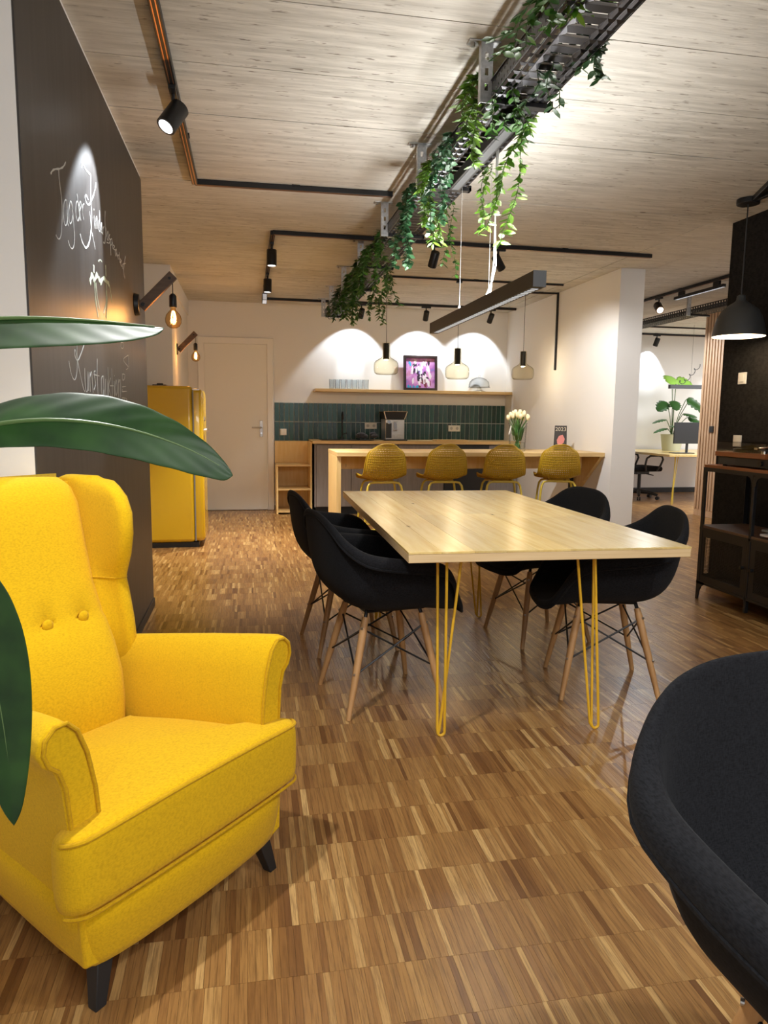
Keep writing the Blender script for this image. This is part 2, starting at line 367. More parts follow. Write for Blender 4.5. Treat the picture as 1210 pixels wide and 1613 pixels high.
# chalk strokes as (width, [(y, z), ...]) on the blackboard plane
CHALK = {
'word1': [(7,[(2.586,1.985),(2.608,2.001),(2.64,2.016),(2.699,2.036),(2.744,2.054),(2.78,2.075),(2.799,2.09)]),(4,[(2.693,2.034),(2.695,2.002),(2.711,1.961),(2.719,1.923),(2.708,1.871),(2.691,1.829),(2.672,1.807),(2.65,1.798),(2.63,1.799),(2.617,1.803)]),(5,[(2.788,1.931),(2.786,1.959),(2.756,1.948),(2.739,1.923),(2.732,1.885),(2.747,1.868),(2.77,1.874),(2.785,1.893)]),(5,[(2.786,1.959),(2.788,1.931),(2.787,1.889),(2.798,1.877)]),(5,[(2.871,1.953),(2.863,1.973),(2.839,1.969),(2.816,1.938),(2.809,1.902),(2.824,1.891),(2.85,1.904),(2.867,1.93)]),(5,[(2.857,1.972),(2.871,1.953),(2.879,1.901),(2.885,1.853),(2.864,1.821),(2.837,1.808),(2.803,1.81),(2.783,1.824)])],
'word2': [(5,[(2.98,1.994),(2.966,2.004),(2.939,1.994),(2.921,1.961),(2.929,1.938),(2.953,1.933),(2.976,1.953)]),(5,[(2.956,2.03),(2.967,2.007),(2.978,1.968),(2.993,1.943)]),(5,[(2.984,1.975),(3.021,2.005),(3.01,2.019),(2.99,1.997),(2.992,1.957),(3.01,1.949)]),(5,[(3.04,2.016),(3.041,1.984),(3.052,1.961)]),(5,[(3.04,2.001),(3.057,2.019),(3.076,2.027)])],
'word3': [(9,[(3.06,2.155),(3.056,2.165),(3.085,2.177),(3.131,2.171),(3.189,2.175),(3.226,2.178),(3.211,2.135),(3.206,2.074),(3.209,2.013),(3.181,1.946),(3.134,1.892),(3.079,1.864),(3.038,1.865),(3.0,1.876),(2.983,1.893)]),(7,[(3.326,2.178),(3.295,2.139),(3.231,2.087),(3.164,2.048),(3.121,2.044),(3.098,2.055),(3.119,2.073),(3.153,2.065)]),(5,[(3.174,2.026),(3.192,1.963),(3.223,1.931),(3.255,1.898)]),(6,[(3.255,2.032),(3.264,1.981)]),(6,[(3.26,2.058),(3.264,2.053)]),(6,[(3.29,2.034),(3.288,1.985)]),(6,[(3.295,2.02),(3.319,2.045),(3.321,1.992)]),(6,[(3.377,2.041),(3.354,2.032),(3.347,1.998),(3.371,1.996)]),(6,[(3.381,2.084),(3.374,1.995)]),(6,[(3.404,2.019),(3.426,2.04),(3.408,2.037),(3.403,2.005),(3.427,2.001)]),(6,[(3.438,2.033),(3.443,1.998)]),(6,[(3.442,2.024),(3.475,2.043)]),(6,[(3.517,2.117),(3.499,2.072),(3.507,2.024),(3.479,1.973),(3.443,1.968)]),(5,[(3.501,2.035),(3.517,2.046),(3.521,2.01)]),(5,[(3.561,2.043),(3.536,2.013),(3.558,2.001),(3.578,2.027),(3.561,2.043)]),(5,[(3.609,2.041),(3.586,2.022),(3.608,2.013),(3.585,1.996),(3.527,1.986)]),(5,[(3.613,2.021),(3.618,1.949)]),(5,[(3.616,2.018),(3.66,2.032),(3.645,2.004),(3.619,1.995)]),(5,[(3.672,2.02),(3.677,1.99)]),(5,[(3.686,2.009),(3.723,2.014),(3.692,1.993),(3.734,1.999)]),(5,[(3.768,2.01),(3.731,1.991),(3.75,1.973),(3.776,1.997)]),(5,[(3.772,2.007),(3.787,1.981)]),(5,[(3.796,1.99),(3.814,1.971)]),(5,[(3.803,1.984),(3.834,1.998)]),(5,[(3.851,2.013),(3.856,1.965),(3.887,1.983),(3.856,1.984)]),(5,[(3.879,1.966),(3.905,1.983),(3.884,1.98),(3.88,1.962),(3.911,1.957)]),(5,[(3.928,1.972),(3.937,1.949)]),(5,[(4.039,2.033),(3.987,1.984),(3.958,1.939),(3.996,1.915)]),(5,[(3.95,1.976),(4.038,1.998)])],
'emblem': [(20,[(3.214,1.826),(3.213,1.811),(3.21,1.795)]),(14,[(3.476,1.877),(3.476,1.854),(3.473,1.828)]),(26,[(3.126,1.738),(3.147,1.762),(3.178,1.78),(3.214,1.765),(3.269,1.796),(3.308,1.789),(3.338,1.783)]),(12,[(3.218,1.765),(3.218,1.706),(3.241,1.654),(3.265,1.624)]),(10,[(3.242,1.762),(3.26,1.701),(3.302,1.659)]),(24,[(3.336,1.775),(3.407,1.808),(3.473,1.809),(3.542,1.806)]),(12,[(3.542,1.806),(3.578,1.773),(3.592,1.733)]),(14,[(3.472,1.802),(3.481,1.736),(3.46,1.685),(3.44,1.644)]),(10,[(3.47,1.768),(3.453,1.71),(3.386,1.654)]),(5,[(3.312,1.86),(3.356,1.876),(3.388,1.874)])],
'word4': [(4,[(2.802,1.52),(2.822,1.509),(2.853,1.508),(2.847,1.462),(2.842,1.409),(2.825,1.365),(2.791,1.342),(2.749,1.354),(2.725,1.383),(2.715,1.403)]),(5,[(2.979,1.491),(2.921,1.451),(2.85,1.415),(2.808,1.431),(2.808,1.448),(2.823,1.448),(2.85,1.413),(2.881,1.368),(2.928,1.316),(2.952,1.307)]),(4,[(2.964,1.395),(2.959,1.343),(2.969,1.31),(2.996,1.314),(3.019,1.384),(3.017,1.311)]),(4,[(3.049,1.385),(3.045,1.308)]),(4,[(3.051,1.366),(3.083,1.389),(3.091,1.353),(3.098,1.306)]),(4,[(3.16,1.396),(3.132,1.39),(3.144,1.363),(3.153,1.34),(3.118,1.319)]),(5,[(3.21,1.449),(3.195,1.394),(3.193,1.313),(3.208,1.289),(3.24,1.294)]),(4,[(3.128,1.38),(3.236,1.38)]),(4,[(3.321,1.385),(3.28,1.37),(3.274,1.308),(3.304,1.298),(3.322,1.326)]),(4,[(3.325,1.385),(3.33,1.299)]),(4,[(3.374,1.375),(3.359,1.302),(3.392,1.298),(3.426,1.373),(3.421,1.295)]),(4,[(3.437,1.43),(3.428,1.295)]),(4,[(3.491,1.385),(3.44,1.343),(3.486,1.301)]),(4,[(3.532,1.431),(3.514,1.297),(3.484,1.289)]),(4,[(3.472,1.349),(3.558,1.352)]),(4,[(3.58,1.376),(3.575,1.303)]),(4,[(3.589,1.403),(3.59,1.397)]),(4,[(3.633,1.383),(3.595,1.349),(3.612,1.309),(3.658,1.338),(3.633,1.383)]),(4,[(3.693,1.39),(3.679,1.301)]),(4,[(3.694,1.372),(3.747,1.388),(3.734,1.302)])],
'word5': [(4,[(3.803,1.573),(3.875,1.578),(3.864,1.552),(3.803,1.549),(3.803,1.573)]),(4,[(4.017,1.529),(3.88,1.503),(3.871,1.487),(4.003,1.467),(3.937,1.45)]),(3,[(4.017,1.529),(4.019,1.468)]),(4,[(3.813,1.421),(3.886,1.421),(3.866,1.398),(3.815,1.392),(3.813,1.421)]),(4,[(3.791,1.356),(3.904,1.364)]),(4,[(3.786,1.333),(3.929,1.34)]),(4,[(3.794,1.346),(3.791,1.333)]),(4,[(3.774,1.302),(3.891,1.303),(3.925,1.293),(3.8,1.291),(3.774,1.302)]),(4,[(3.837,1.303),(3.852,1.292)])],
}

# ================================================================== THE SETTING
XW, XB, XR, YF = -1.0, -0.62, 3.473, 9.5      # near left wall, blackboard wall, right wall, far wall
# floor: concrete slab with upright oak lamella parquet, 160 mm rows
floor = struct('floor', MB().bb(-1.3, 9.4, -1.6, 11.4, -.06, -.004), m_sub)
def lamellas(x0, x1, y0, y1):
    out = []
    j0 = int(math.floor(y0 / .16)); j1 = int(math.ceil(y1 / .16))
    for j in range(j0, j1):
        x = x0 - rnd.random() * .03
        while x < x1:
            base = rnd.gauss(.50, .10)
            for _ in range(rnd.randint(3, 8)):
                w = rnd.uniform(.010, .021); tone = base + rnd.gauss(0, .12); q = rnd.random()
                if q < .10: tone = rnd.uniform(.72, 1)
                elif q < .19: tone = rnd.uniform(.02, .28)
                out.append((x, x + w, j * .16, j * .16 + .16, min(1, max(0, tone)))); x += w
    return out
def lam_geo(L):
    v = []; f = []; tn = []
    for x0, x1, y0, y1, t in L:
        g = .00025; a, b, c, d = x0 + g, x1 - g, y0 + g, y1 - g
        z1, z2 = rnd.uniform(-.0003, .0001), rnd.uniform(-.0003, .0001)
        o = len(v)
        v += [(a, c, -.005), (b, c, -.005), (b, d, -.005), (a, d, -.005), (a, c, z1), (b, c, z2), (b, d, z2), (a, d, z1)]
        f += [(o + 4, o + 5, o + 6, o + 7), (o, o + 1, o + 5, o + 4), (o + 1, o + 2, o + 6, o + 5), (o + 2, o + 3, o + 7, o + 6), (o + 3, o, o + 4, o + 7)]
        tn += [t] * 5
    return v, f, tn
def lam_mesh(name, L):
    v, f, tn = lam_geo(L); me = bpy.data.meshes.new(name); me.from_pydata(v, [], f); me.materials.append(m_parq)
    at = me.attributes.new('tone', 'FLOAT', 'FACE'); at.data.foreach_set('value', tn); return me
LAM = lamellas(-1.25, 3.95, .3, 9.52) + lamellas(3.95, 9.3, 4.6, 11.3)
def seen(l):   # the lamellas nearest to the photographer that are not under the wing chair
    x, y = (l[0] + l[1]) / 2, (l[2] + l[3]) / 2
    return 1.1 < y and -.05 + (1.75 - y) * -.75 < x < y * .56 + .0
near = sorted([l for l in LAM if seen(l)], key=lambda l: (l[2], l[0]))[:298]
ns = set(near)
for l in near: obj('parquet_lamella', lam_mesh('parquet_lamella', [l]), None, floor)
obj('parquet_field', lam_mesh('parquet_field', [l for l in LAM if l not in ns]), None, floor, kind='stuff')

# ceiling: board-marked slabs with open joints
ceiling = struct('ceiling', MB().bb(-1.6, 9.4, -1.6, 11.5, CEIL + .012, CEIL + .2), m_joint)
ys = [-1.6 + .01] + [2.20 + .511 * k for k in range(-7, 18) if 2.20 + .511 * k > -1.5] + [11.45]
for a, b in zip(ys[:-1], ys[1:]):
    dz = rnd.uniform(-.0012, .0012)
    obj('ceiling_panel', MB().bb(-1.58, 3.06, a + .0025, b - .0025, CEIL + dz, CEIL + .014), m_conc, ceiling)
xs = [3.06, 3.30, 3.78, 4.28, 4.80, 5.30, 5.85, 6.4, 7.0, 7.6, 8.3, 9.0]
for k, (a, b) in enumerate(zip(xs[:-1], xs[1:])):
    for c, d in ((-1.58, 5.0 + .3 * (k % 3)), (5.0 + .3 * (k % 3), 11.45)):
        obj('ceiling_panel', MB().bb(a + .0025, b - .0025, c + .0025, d - .0025, CEIL + rnd.uniform(-.0012, .0012), CEIL + .014), m_conc, ceiling)

# walls
struct('wall_left', MB().bb(XW - .2, XW, -1.6, 2.27, 0, CEIL), m_white)
struct('wall_left_pier', MB().bb(XW - .2, XB, 2.27, 4.72, 0, CEIL), m_white)
struct('wall_left_niche', MB().bb(-1.32, -1.12, 4.72, 7.36, 0, CEIL), m_white)
nb = MB().bb(-1.32, -.735, 7.36, 9.5, 0, CEIL).bb(-.735, -.715, 7.36, 7.80, 0, CEIL).bb(-.735, -.715, 7.80, 9.5, 2.46, CEIL)
struct('wall_left_rear', nb, m_white)
struct('wall_back', MB().bb(-1.32, 3.72, YF, YF + .2, 0, CEIL), m_white)
struct('wall_right', MB().bb(XR, 3.722, 6.47, YF, 0, CEIL), m_white)
wr = struct('wall_right_front', MB().bb(XR + .012, 3.72, -1.6, 4.867, 0, CEIL), m_white)
for k, (a, b) in enumerate(((-1.6, -.4), (-.4, .8), (.8, 2.0), (2.0, 3.2), (3.2, 4.867))):
    obj('felt_panel', MB().bb(XR - .006, XR + .012, a + .001, b - .001, 0, CEIL), m_felt, wr, label='black felt covering')
struct('wall_office_back', MB().bb(3.4, 9.4, 11.2, 11.4, 0, CEIL), m_white)
struct('wall_office_right', MB().bb(9.2, 9.4, 4.0, 11.2, 0, CEIL), m_white)
struct('wall_office_side', MB().bb(5.77, 5.95, 3.0, 8.44, 0, CEIL), m_white)
struct('wall_office_left', MB().bb(3.4, 3.72, YF + .2, 11.2, 0, CEIL), m_white)
struct('baseboard_left', MB().bb(XB, XB + .014, 2.3, 4.71, 0, .055), m_base, bevel=.003)
struct('baseboard_office', MB().bb(3.8, 9.2, 11.184, 11.2, 0, .085), m_base, bevel=.003)
struct('baseboard_right', MB().bb(XR - .012, XR, 6.5, 7.35, 0, .05), m_base, bevel=.003)
struct('trim_1', MB().bb(.318, .345, 9.486, YF, .0, .06), m_base)

# door
d = struct('door_1', MB().bb(-.535, .245, 9.478, 9.4995, .006, 2.125), m_door, bevel=.003)
fr = MB().prism([(-.615, 0), (-.535, 0), (-.535, 2.125), (.245, 2.125), (.245, 0), (.325, 0), (.325, 2.205), (-.615, 2.205)], 'y', 9.462, 9.4995)
obj('door_frame', fr, m_frame, d, bevel=.006)
h = obj('door_handle', MB().bb(.145, .185, 9.468, 9.478, .955, 1.165), m_steel, d, bevel=.003)
obj('lever', MB().tube([(.165, 9.47, 1.075), (.165, 9.425, 1.075), (.155, 9.418, 1.075), (.045, 9.418, 1.075)], .009, 10), m_steel, h)
obj('lock_cylinder', MB().cyl((.165, 9.47, 1.0), (.165, 9.458, 1.0), .011), m_chrome, h)
# green zellige tiles behind the worktop: two rows
bs = obj('splashback', MB().bb(.335, 3.471, 9.488, 9.4995, .905, 1.402), mat('white_grout', (.62, .65, .62), .8)); bs['kind'] = 'structure'; bs.name = 'trim_2'
m_tile = mat('green_glazed_tile', (.01, .05, .045), .16)
_oi = nd(m_tile, 'ShaderNodeObjectInfo'); _tn = noise(m_tile, coords(m_tile, (22, 4, 9), 'Generated'), .5, 3)
_ma = nd(m_tile, 'ShaderNodeMath', operation='MULTIPLY'); lk(m_tile, _oi.outputs['Random'], _ma.inputs[0]); _ma.inputs[1].default_value = .55
_mb = nd(m_tile, 'ShaderNodeMath', operation='ADD'); lk(m_tile, _ma.outputs[0], _mb.inputs[0]); lk(m_tile, _tn, _mb.inputs[1])
lk(m_tile, ramp(m_tile, _mb.outputs[0], [(.35, (.006, .024, .022)), (.65, (.010, .046, .040)), (1.0, (.022, .085, .07))]), bsdf(m_tile).inputs['Base Color'])
bump(m_tile, _tn, .25, .004)
tme = mesh('tile', MB().bb(-.0279, .0279, -.005, .005, -.119, .119), m_tile)
for r in range(2):
    for k in range(50):
        o = obj('tile', tme, None, bs, bevel=.0015, seg=1); o.location = (.366 + k * .0627, 9.484 + rnd.uniform(-.001, .0005), 1.030 + r * .2465)
        o.rotation_euler = (rnd.uniform(-.012, .012), 0, rnd.uniform(-.02, .02))

# oak slat cladding at the passage to the office
sl = struct('wall_slats', MB().bb(5.755, 5.7695, 7.2, 8.44, 0, CEIL), mat('slat_felt_backing', (.045, .030, .022), .95))
obj('base_board', MB().bb(5.735, 5.755, 7.2, 8.44, 0, .09), m_slat, sl, bevel=.003)
sm = mesh('slat', MB().bb(-.012, .012, -.0205, .0205, .09, CEIL - .01), m_slat)
for k in range(21):
    o = obj('slat', sm, None, sl, bevel=.003); o.location = (5.742, 8.415 - k * .058, 0)

# ================================================================== BLACKBOARD
CHALKBOARD = None
bb = thing('blackboard', 'tall dark blackboard covering the left wall, chalk writing Tag der Kinderhospizarbeit on it', 'blackboard', (XB, 3.5, 1.3))
obj('writing_surface', MB().bb(.0005, .006, -1.228, 1.217, -1.244, 1.318), m_cb, bb)
LABELS_CH = {'word1': 'chalk word Tag', 'word2': 'chalk word der', 'word3': 'long chalk word sloping down', 'emblem': 'greenish chalk emblem of two figures', 'word4': 'chalk word Kunstauktion', 'word5': 'small chalk marks running downward'}
def ribbon(mb, pts, w):
    P = [Vector((p[0] - 3.5, p[1] - 1.3)) for p in pts]
    Q = []
    for i in range(len(P)):   # smooth the stroke
        a, b, c, e = P[max(i - 1, 0)], P[i], P[min(i + 1, len(P) - 1)], P[min(i + 2, len(P) - 1)]
        if i == len(P) - 1: Q.append(b); break
        for t in (0, .33, .67):
            Q.append(.5 * ((2 * b) + (c - a) * t + (2 * a - 5 * b + 4 * c - e) * t * t + (3 * b - a - 3 * c + e) * t ** 3))
    vs = []; n = len(Q)
    for i, q in enumerate(Q):
        d = Q[min(i + 1, n - 1)] - Q[max(i - 1, 0)]; d = d.normalized() if d.length > 1e-6 else Vector((1, 0)); nn = Vector((-d.y, d.x)) * w / 2 * (.75 + .25 * math.sin(i * 1.7))
        for s, x in ((1, .006), (1, .0072), (-1, .0072), (-1, .006)): vs.append((x, q.x + nn.x * s, q.y + nn.y * s))
    fs = []
    for i in range(n - 1):
        for k in range(4): fs.append((i * 4 + k, i * 4 + (k + 1) % 4, (i + 1) * 4 + (k + 1) % 4, (i + 1) * 4 + k))
    fs += [(0, 1, 2, 3), tuple((n - 1) * 4 + k for k in (3, 2, 1, 0))]
    mb.add(vs, fs)
for k, strokes in CHALK.items():
    mb = MB()
    for w, pts in strokes: ribbon(mb, pts, w * .00105)
    obj('chalk_lettering' if k.startswith('word') else 'chalk_emblem', mb, m_chalk2 if k == 'emblem' else m_chalk, bb, smooth=0, label=LABELS_CH[k])

# ================================================================== TABLE
tb = thing('table', 'large pine topped table with yellow hairpin legs, between the black armchairs', 'table', (1.124, 3.505, 0), math.radians(-1.1))
nP = 9; wP = 1.10 / nP
top = obj('table_top', MB().bb(-.549, .549, -1.0665, 1.0665, .706, .738), m_pine_edge, tb, bevel=.002)
for k in range(nP):
    x0 = -.55 + k * wP
    a = rnd.uniform(-.5, .5)
    for y0, y1 in ((-1.068, a), (a, 1.068)):
        mb = MB().bb(x0 + .0002, x0 + wP - .0002, y0 + .0002, y1 - .0002, .738, .746)
        obj('plank', mb, m_pine, top, bevel=.0006, seg=1)
def hairpin(parent, x, y, sx, r=.0055, h=.706, m=None):
    mb = MB()
    for dx, dy in ((0, .055 * (1 if y < 0 else -1)), (.085 * sx, .02)):
        a = Vector((dx, dy, h)); pts = [(dx * 1.0, dy, h)]
        for k in range(1, 7): pts.append((dx * (1 - k / 6.6) , dy * (1 - k / 6.6), h + (.028 - h) * k / 6))
        for k in range(1, 7):
            q = PI * k / 6; pts.append((.014 - .014 * math.cos(q) * 1, 0, .020 - .0145 * math.sin(q)))
        for k in range(1, 6): pts.append((.028 * (1 - k / 6) + .022 * sx * k / 6 * 1, .0, .028 + (h - .028) * k / 6))
        pts.append((.022 * sx, .0, h))
        mb.tube([(p[0] - .014 + x, p[1] + y, p[2]) for p in pts], r, 8)
    mb.bb(min(x - .02, x + .1 * sx), max(x + .02, x + .1 * sx), y - .03, y + .07, h - .003, h)
    return obj('leg', mb, m or m_yel, parent)
for x, y, sx in ((-.39, -.965, 1), (.235, -.985, -1), (.25, .63, -1), (-.38, .65, 1)): hairpin(tb, x, y, sx)

# ================================================================== UPHOLSTERED SHELL CHAIRS
RIM = [(0, -.285, .832), (.115, -.282, .826), (.195, -.266, .798), (.252, -.226, .742), (.290, -.155, .695), (.299, -.045, .672), (.303, .06, .660), (.297, .150, .640), (.272, .208, .585), (.245, .245, .512), (.215, .285, .448), (.15, .315, .425), (.07, .325, .421), (0, .327, .42)]
LIP = [.0, .004, .014, .032, .050, .056, .056, .050, .036, .026, .018, .006, 0, 0]
def catmull(P, n, sym=False):
    out = []
    for i in range(len(P) - 1):
        a, b, c, e = (Vector(P[max(i - 1, 0)]), Vector(P[i]), Vector(P[i + 1]), Vector(P[min(i + 2, len(P) - 1)]))
        if i == 0 and sym: a = Vector((-P[1][0], P[1][1], P[1][2]))
        for k in range(n):
            t = k / n; out.append(.5 * ((2 * b) + (c - a) * t + (2 * a - 5 * b + 4 * c - e) * t * t + (3 * b - a - 3 * c + e) * t ** 3))
    out.append(Vector(P[-1])); return out
def shell_mesh():
    half = catmull(RIM, 3, True); lip = [v.x for v in catmull([(l, 0, 0.0) for l in LIP], 3)]
    full = [(p, l) for p, l in zip(half, lip)] + [(Vector((-p.x, p.y, p.z)), l) for p, l in list(zip(half, lip))[-2:0:-1]]
    n = len(full); ctr = Vector((0, .03, .435)); rings = []
    ts = [0, .08, .18, .3, .42, .54, .66, .78, .9]
    outr = []
    for p, l in full:
        out = Vector((p.x, (p.y + .02) * .55 if p.y < .1 else p.y * .15, 0)); out = out.normalized() if out.length > .001 else Vector((0, -1, 0))
        outr.append([p + out * l + Vector((0, 0, -.020 - l * .35)), p + out * (l * .92) + Vector((0, 0, -.004)), p + out * (l * .5) + Vector((0, 0, .004))])
    for k in range(3): rings.append([o[k] for o in outr])
    for t in ts:
        ring = []
        for p, l in full:
            bz = min(1, max(0, (p.z - .42) / .41))
            p1 = p + Vector((-p.x * .015, -p.y * .05, -(p.z - .42) * .84 - .004))
            p2 = Vector((p.x * (.86), p.y * .78 + .008, .424))
            q = (1 - t) ** 3 * p + 3 * (1 - t) ** 2 * t * p1 + 3 * (1 - t) * t * t * p2 + t ** 3 * ctr
            ring.append(q)
        rings.append(ring)
    mb = MB().loft(rings, caps=False)
    k = len(mb.v); mb.v.append(tuple(ctr)); b = (len(rings) - 1) * n
    for i in range(n): mb.f.append((b + i, b + (i + 1) % n, k))
    return mb
def armchair_black(label, loc, rz, group):
    t = thing('shell_armchair', label, 'chair', loc, rz, group)
    sh = obj('seat_shell', shell_mesh(), m_bfab, t, smooth=180, solid=.013, subsurf=1)
    pts = []
    half = catmull(RIM, 3, True); lip = [v.x for v in catmull([(l, 0, 0.0) for l in LIP], 3)]
    full = [(p, l) for p, l in zip(half, lip)] + [(Vector((-p.x, p.y, p.z)), l) for p, l in list(zip(half, lip))[-2:0:-1]]
    for p, l in full:
        out = Vector((p.x, (p.y + .02) * .55 if p.y < .1 else p.y * .15, 0)); out = out.normalized() if out.length > .001 else Vector((0, -1, 0))
        pts.append(p + out * l * .98 + Vector((0, 0, -.020 - l * .33)))
    obj('edge_piping', MB().tube(pts, .0065, 6, closed=True), m_bfab, sh)
    tops = []
    for sx, sy in ((1, 1), (-1, 1), (-1, -1), (1, -1)):
        a = Vector((sx * .135, sy * .125 + .02, .402)); b = Vector((sx * .212, sy * .212 + .01, 0)); tops.append((a, b))
        d = b - a
        lg = obj('leg', MB().tube([a, a + d * .12, a + d * .5, b], [.0135, .0165, .0155, .0105], 12), m_dowel, t)
        for f_, r_ in ((.10, .006), (.55, .005)):
            q_ = a + d * f_; obj('bolt', MB().cyl(q_ + Vector((sx * .010, sy * .010, 0)), q_ + Vector((sx * .0145, sy * .0145, 0)), r_, n=10), m_steel, lg)
    w = MB()
    for i in range(4):
        a0, b0 = tops[i]; a1, b1 = tops[(i + 1) % 4]
        w.tube([a0 + (b0 - a0) * .12, a1 + (b1 - a1) * .56], .0042, 6); w.tube([a1 + (b1 - a1) * .12, a0 + (b0 - a0) * .56], .0042, 6)
        w.tube([a0 + Vector((0, 0, 0)), (a0.x * .93, (a0.y - .02) * .93 + .02, .43)], .008, 8)
    for s in (1, -1): w.tube([(s * .13, -.10, .424), (s * .13, .16, .424)], .007, 6); w.tube([(-.13, s * .12 + .02, .424), (.13, s * .12 + .02, .424)], .007, 6)
    obj('wire_brace', w, m_black, t)
    return t
R = math.radians
ch = armchair_black('black fabric shell armchair at the near left corner of the table', (.545, 2.995, 0), R(10 - 90), 'black shell armchairs')
dup(ch, (.51, 3.765, 0), R(8 - 90), 'black shell armchair left of the table, the farther one behind its neighbour')
dup(ch, (1.60, 2.97, 0), R(166 - 90), 'black shell armchair at the near right corner of the table, next to the metal shelf')
dup(ch, (1.61, 3.75, 0), R(189 - 90), 'black shell armchair right of the table, the one nearest the white column')
dup(ch, (.885, .745, 0), R(-82 - 90), 'large black shell armchair cropped at the bottom right corner of the picture')

# ================================================================== YELLOW WING CHAIR  (x = forward, y = to the sitter's left)
wc = thing('wing_chair', 'yellow fabric wing armchair with buttoned back in the left foreground', 'armchair', (-.095, 1.599, 0), -.739)
def TOUT(off=0, zc=0):   # outline of the seat cushion seen from above
    h = [(.0 - off, 0), (-.002 - off, .16), (-.006 - off, .27), (-.014 - off, .328 - off), (-.050, .352 - off), (-.098 + off, .338 - off), (-.112 + off, .30), (-.122 + off, .258 - off), (-.3, .238 - off), (-.50 + off, .200 - off), (-.525 + off, .17), (-.525 + off, 0)]
    P = [(x, y, 0) for x, y in h]; P = [(P[0][0], 0, 0)] + P[1:]
    c = [(v.x, v.y) for v in catmull(P, 4)]; c[0] = (h[0][0], 0); c[-1] = (h[-1][0], 0)
    return c + [(x, -y) for x, y in c[-2:0:-1]]
def seat_z(x, y): return .413 + .115 * min(0, x + .02) + .012 * (1 - (y / .34) ** 2)
rings = []
for off, dz in ((.012, -.175), (.002, -.165), (0, -.12), (0, -.05), (.001, -.022), (.010, -.006), (.030, 0)):
    rings.append([(x, y, seat_z(x, y) + dz if dz > -.1 else .413 + dz + (x * .06)) for x, y in TOUT(off)])
mb = MB().loft(rings, caps=False)
n = len(TOUT()); b = (len(rings) - 1) * n
for k in (.5,):
    inner = [(-.26 + (x + .26) * k, y * k, seat_z(-.26 + (x + .26) * k, y * k) + .012) for x, y in TOUT(.03)]
    o = len(mb.v); mb.v += inner
    for i in range(n): mb.f.append((b + i, b + (i + 1) % n, o + (i + 1) % n, o + i))
    mb.v.append((-.26, 0, seat_z(-.26, 0) + .018)); c = len(mb.v) - 1
    for i in range(n): mb.f.append((o + i, o + (i + 1) % n, c))
mb.f.append(tuple(range(n - 1, -1, -1)))
sc_ = obj('seat_cushion', mb, m_yfab, wc, smooth=50, subsurf=1)
front = [p for p in TOUT(.0035) if p[0] > -.105 and (p[0] > -.06)]
fl_ = sorted(front, key=lambda p: p[1])
obj('piping', MB().tube([(x, y, seat_z(x, y) - .014) for x, y in fl_], .0052, 8), m_ypip, sc_)
obj('lower_piping', MB().tube([(x + .002, y, .413 - .168 + x * .06) for x, y in fl_], .004, 8), m_ypip, sc_)
# front and side rails below the cushion
def rail(off): 
    h = [(-.010 - off, 0), (-.016 - off, .2), (-.03 - off, .285 - off), (-.06, .318 - off), (-.14, .315 - off), (-.4, .285 - off), (-.70, .245 - off), (-.76 + off, .20 - off), (-.77 + off, 0)]
    return h + [(x, -y) for x, y in h[-2:0:-1]]
mb = MB().loft([[(x, y, z) for x, y in rail(o)] for o, z in ((.03, .076), (.022, .082), (.010, .14), (0, .20), (0, .262))])
obj('seat_rail', mb, m_yfab, wc, smooth=50, subsurf=1)
# arms: a rolled section swept from the back to the flared front
SEC = [(.0, .20), (.004, .36), (.016, .48), (.034, .56), (.056, .612), (.083, .636), (.112, .635), (.136, .616), (.142, .588), (.130, .560), (.108, .543), (.092, .50), (.082, .40), (.076, .25), (.070, .10), (.03, .09)]
def arm(sg):
    rings = []
    for t in (0, .15, .35, .6, .85, .96, 1.0):
        x = -.66 + t * .595; s0 = .180 + .045 * t + .012 * t * t; k = .80 + .20 * t
        lift = -.075 * (1 - t) ** 1.2
        sh = .006 if t == 1.0 else 0
        ring = []
        for a, z in SEC:
            zz = .12 + (z - .12) * (1 - .012 * (1 - t)) + (lift if z > .45 else 0)
            aa = .035 + (a - .035) * k * (1 - sh * 3); ring.append((x + (.012 if z < .3 else 0) * t, sg * (s0 + aa), zz - (sh if z > .5 else 0)))
        rings.append(ring)
    o = obj('armrest', MB().loft(rings), m_yfab, wc, smooth=55, bevel=.006, seg=2)
    x = -.063; s0 = .237
    loop = [(x, sg * (s0 + .035 + (a - .035) * .86), .12 + (z - .12) * .985) for a, z in SEC[1:-3]]
    obj('piping', MB().tube(loop, .0045, 8), m_ypip, o)
for sg in (1, -1): arm(sg)
# back cushion
def bc(z):  # centre line of the cushion's front face
    t = (z - .33) / .71; return -.500 - .235 * t - .035 * t * (1 - t) + .05 * math.sin(PI * min(1, t * 1.9)) * (t < .53)
rings = []
zs = [.30, .34, .42, .50, .58, .64, .655, .67, .74, .82, .90, .97, 1.015, 1.035, 1.042]
for i, z in enumerate(zs):
    t = (z - .30) / .74; w = .188 + .038 * t - (.02 if z > 1.03 else .008 if z > 1.01 else 0); cx = bc(z)
    th = .13 - (.05 if z > 1.04 else .028 if z > 1.02 else .01 if z > 1.0 else 0); dent = .010 if abs(z - .655) < .012 else 0
    ring = []
    for k in range(25):
        y = -w + 2 * w * k / 24; e = (abs(y) / w); rr = .05 * (1 - math.sqrt(max(0, 1 - e ** 6)))
        d2 = sum(.016 * math.exp(-((y - q) ** 2) / .0006) for q in (-.106, .004, .114)) if dent else 0
        sag = (.05 if z > 1.04 else .03 if z > 1.02 else .01 if z > 1.0 else 0)
        ring.append((cx - rr - dent * .5 - d2 - sag, y, z - .012 * e ** 3 * t))
    for k in range(24, -1, -3):
        y = -w + 2 * w * k / 24; ring.append((cx - th - .02, y, z))
    rings.append(ring)
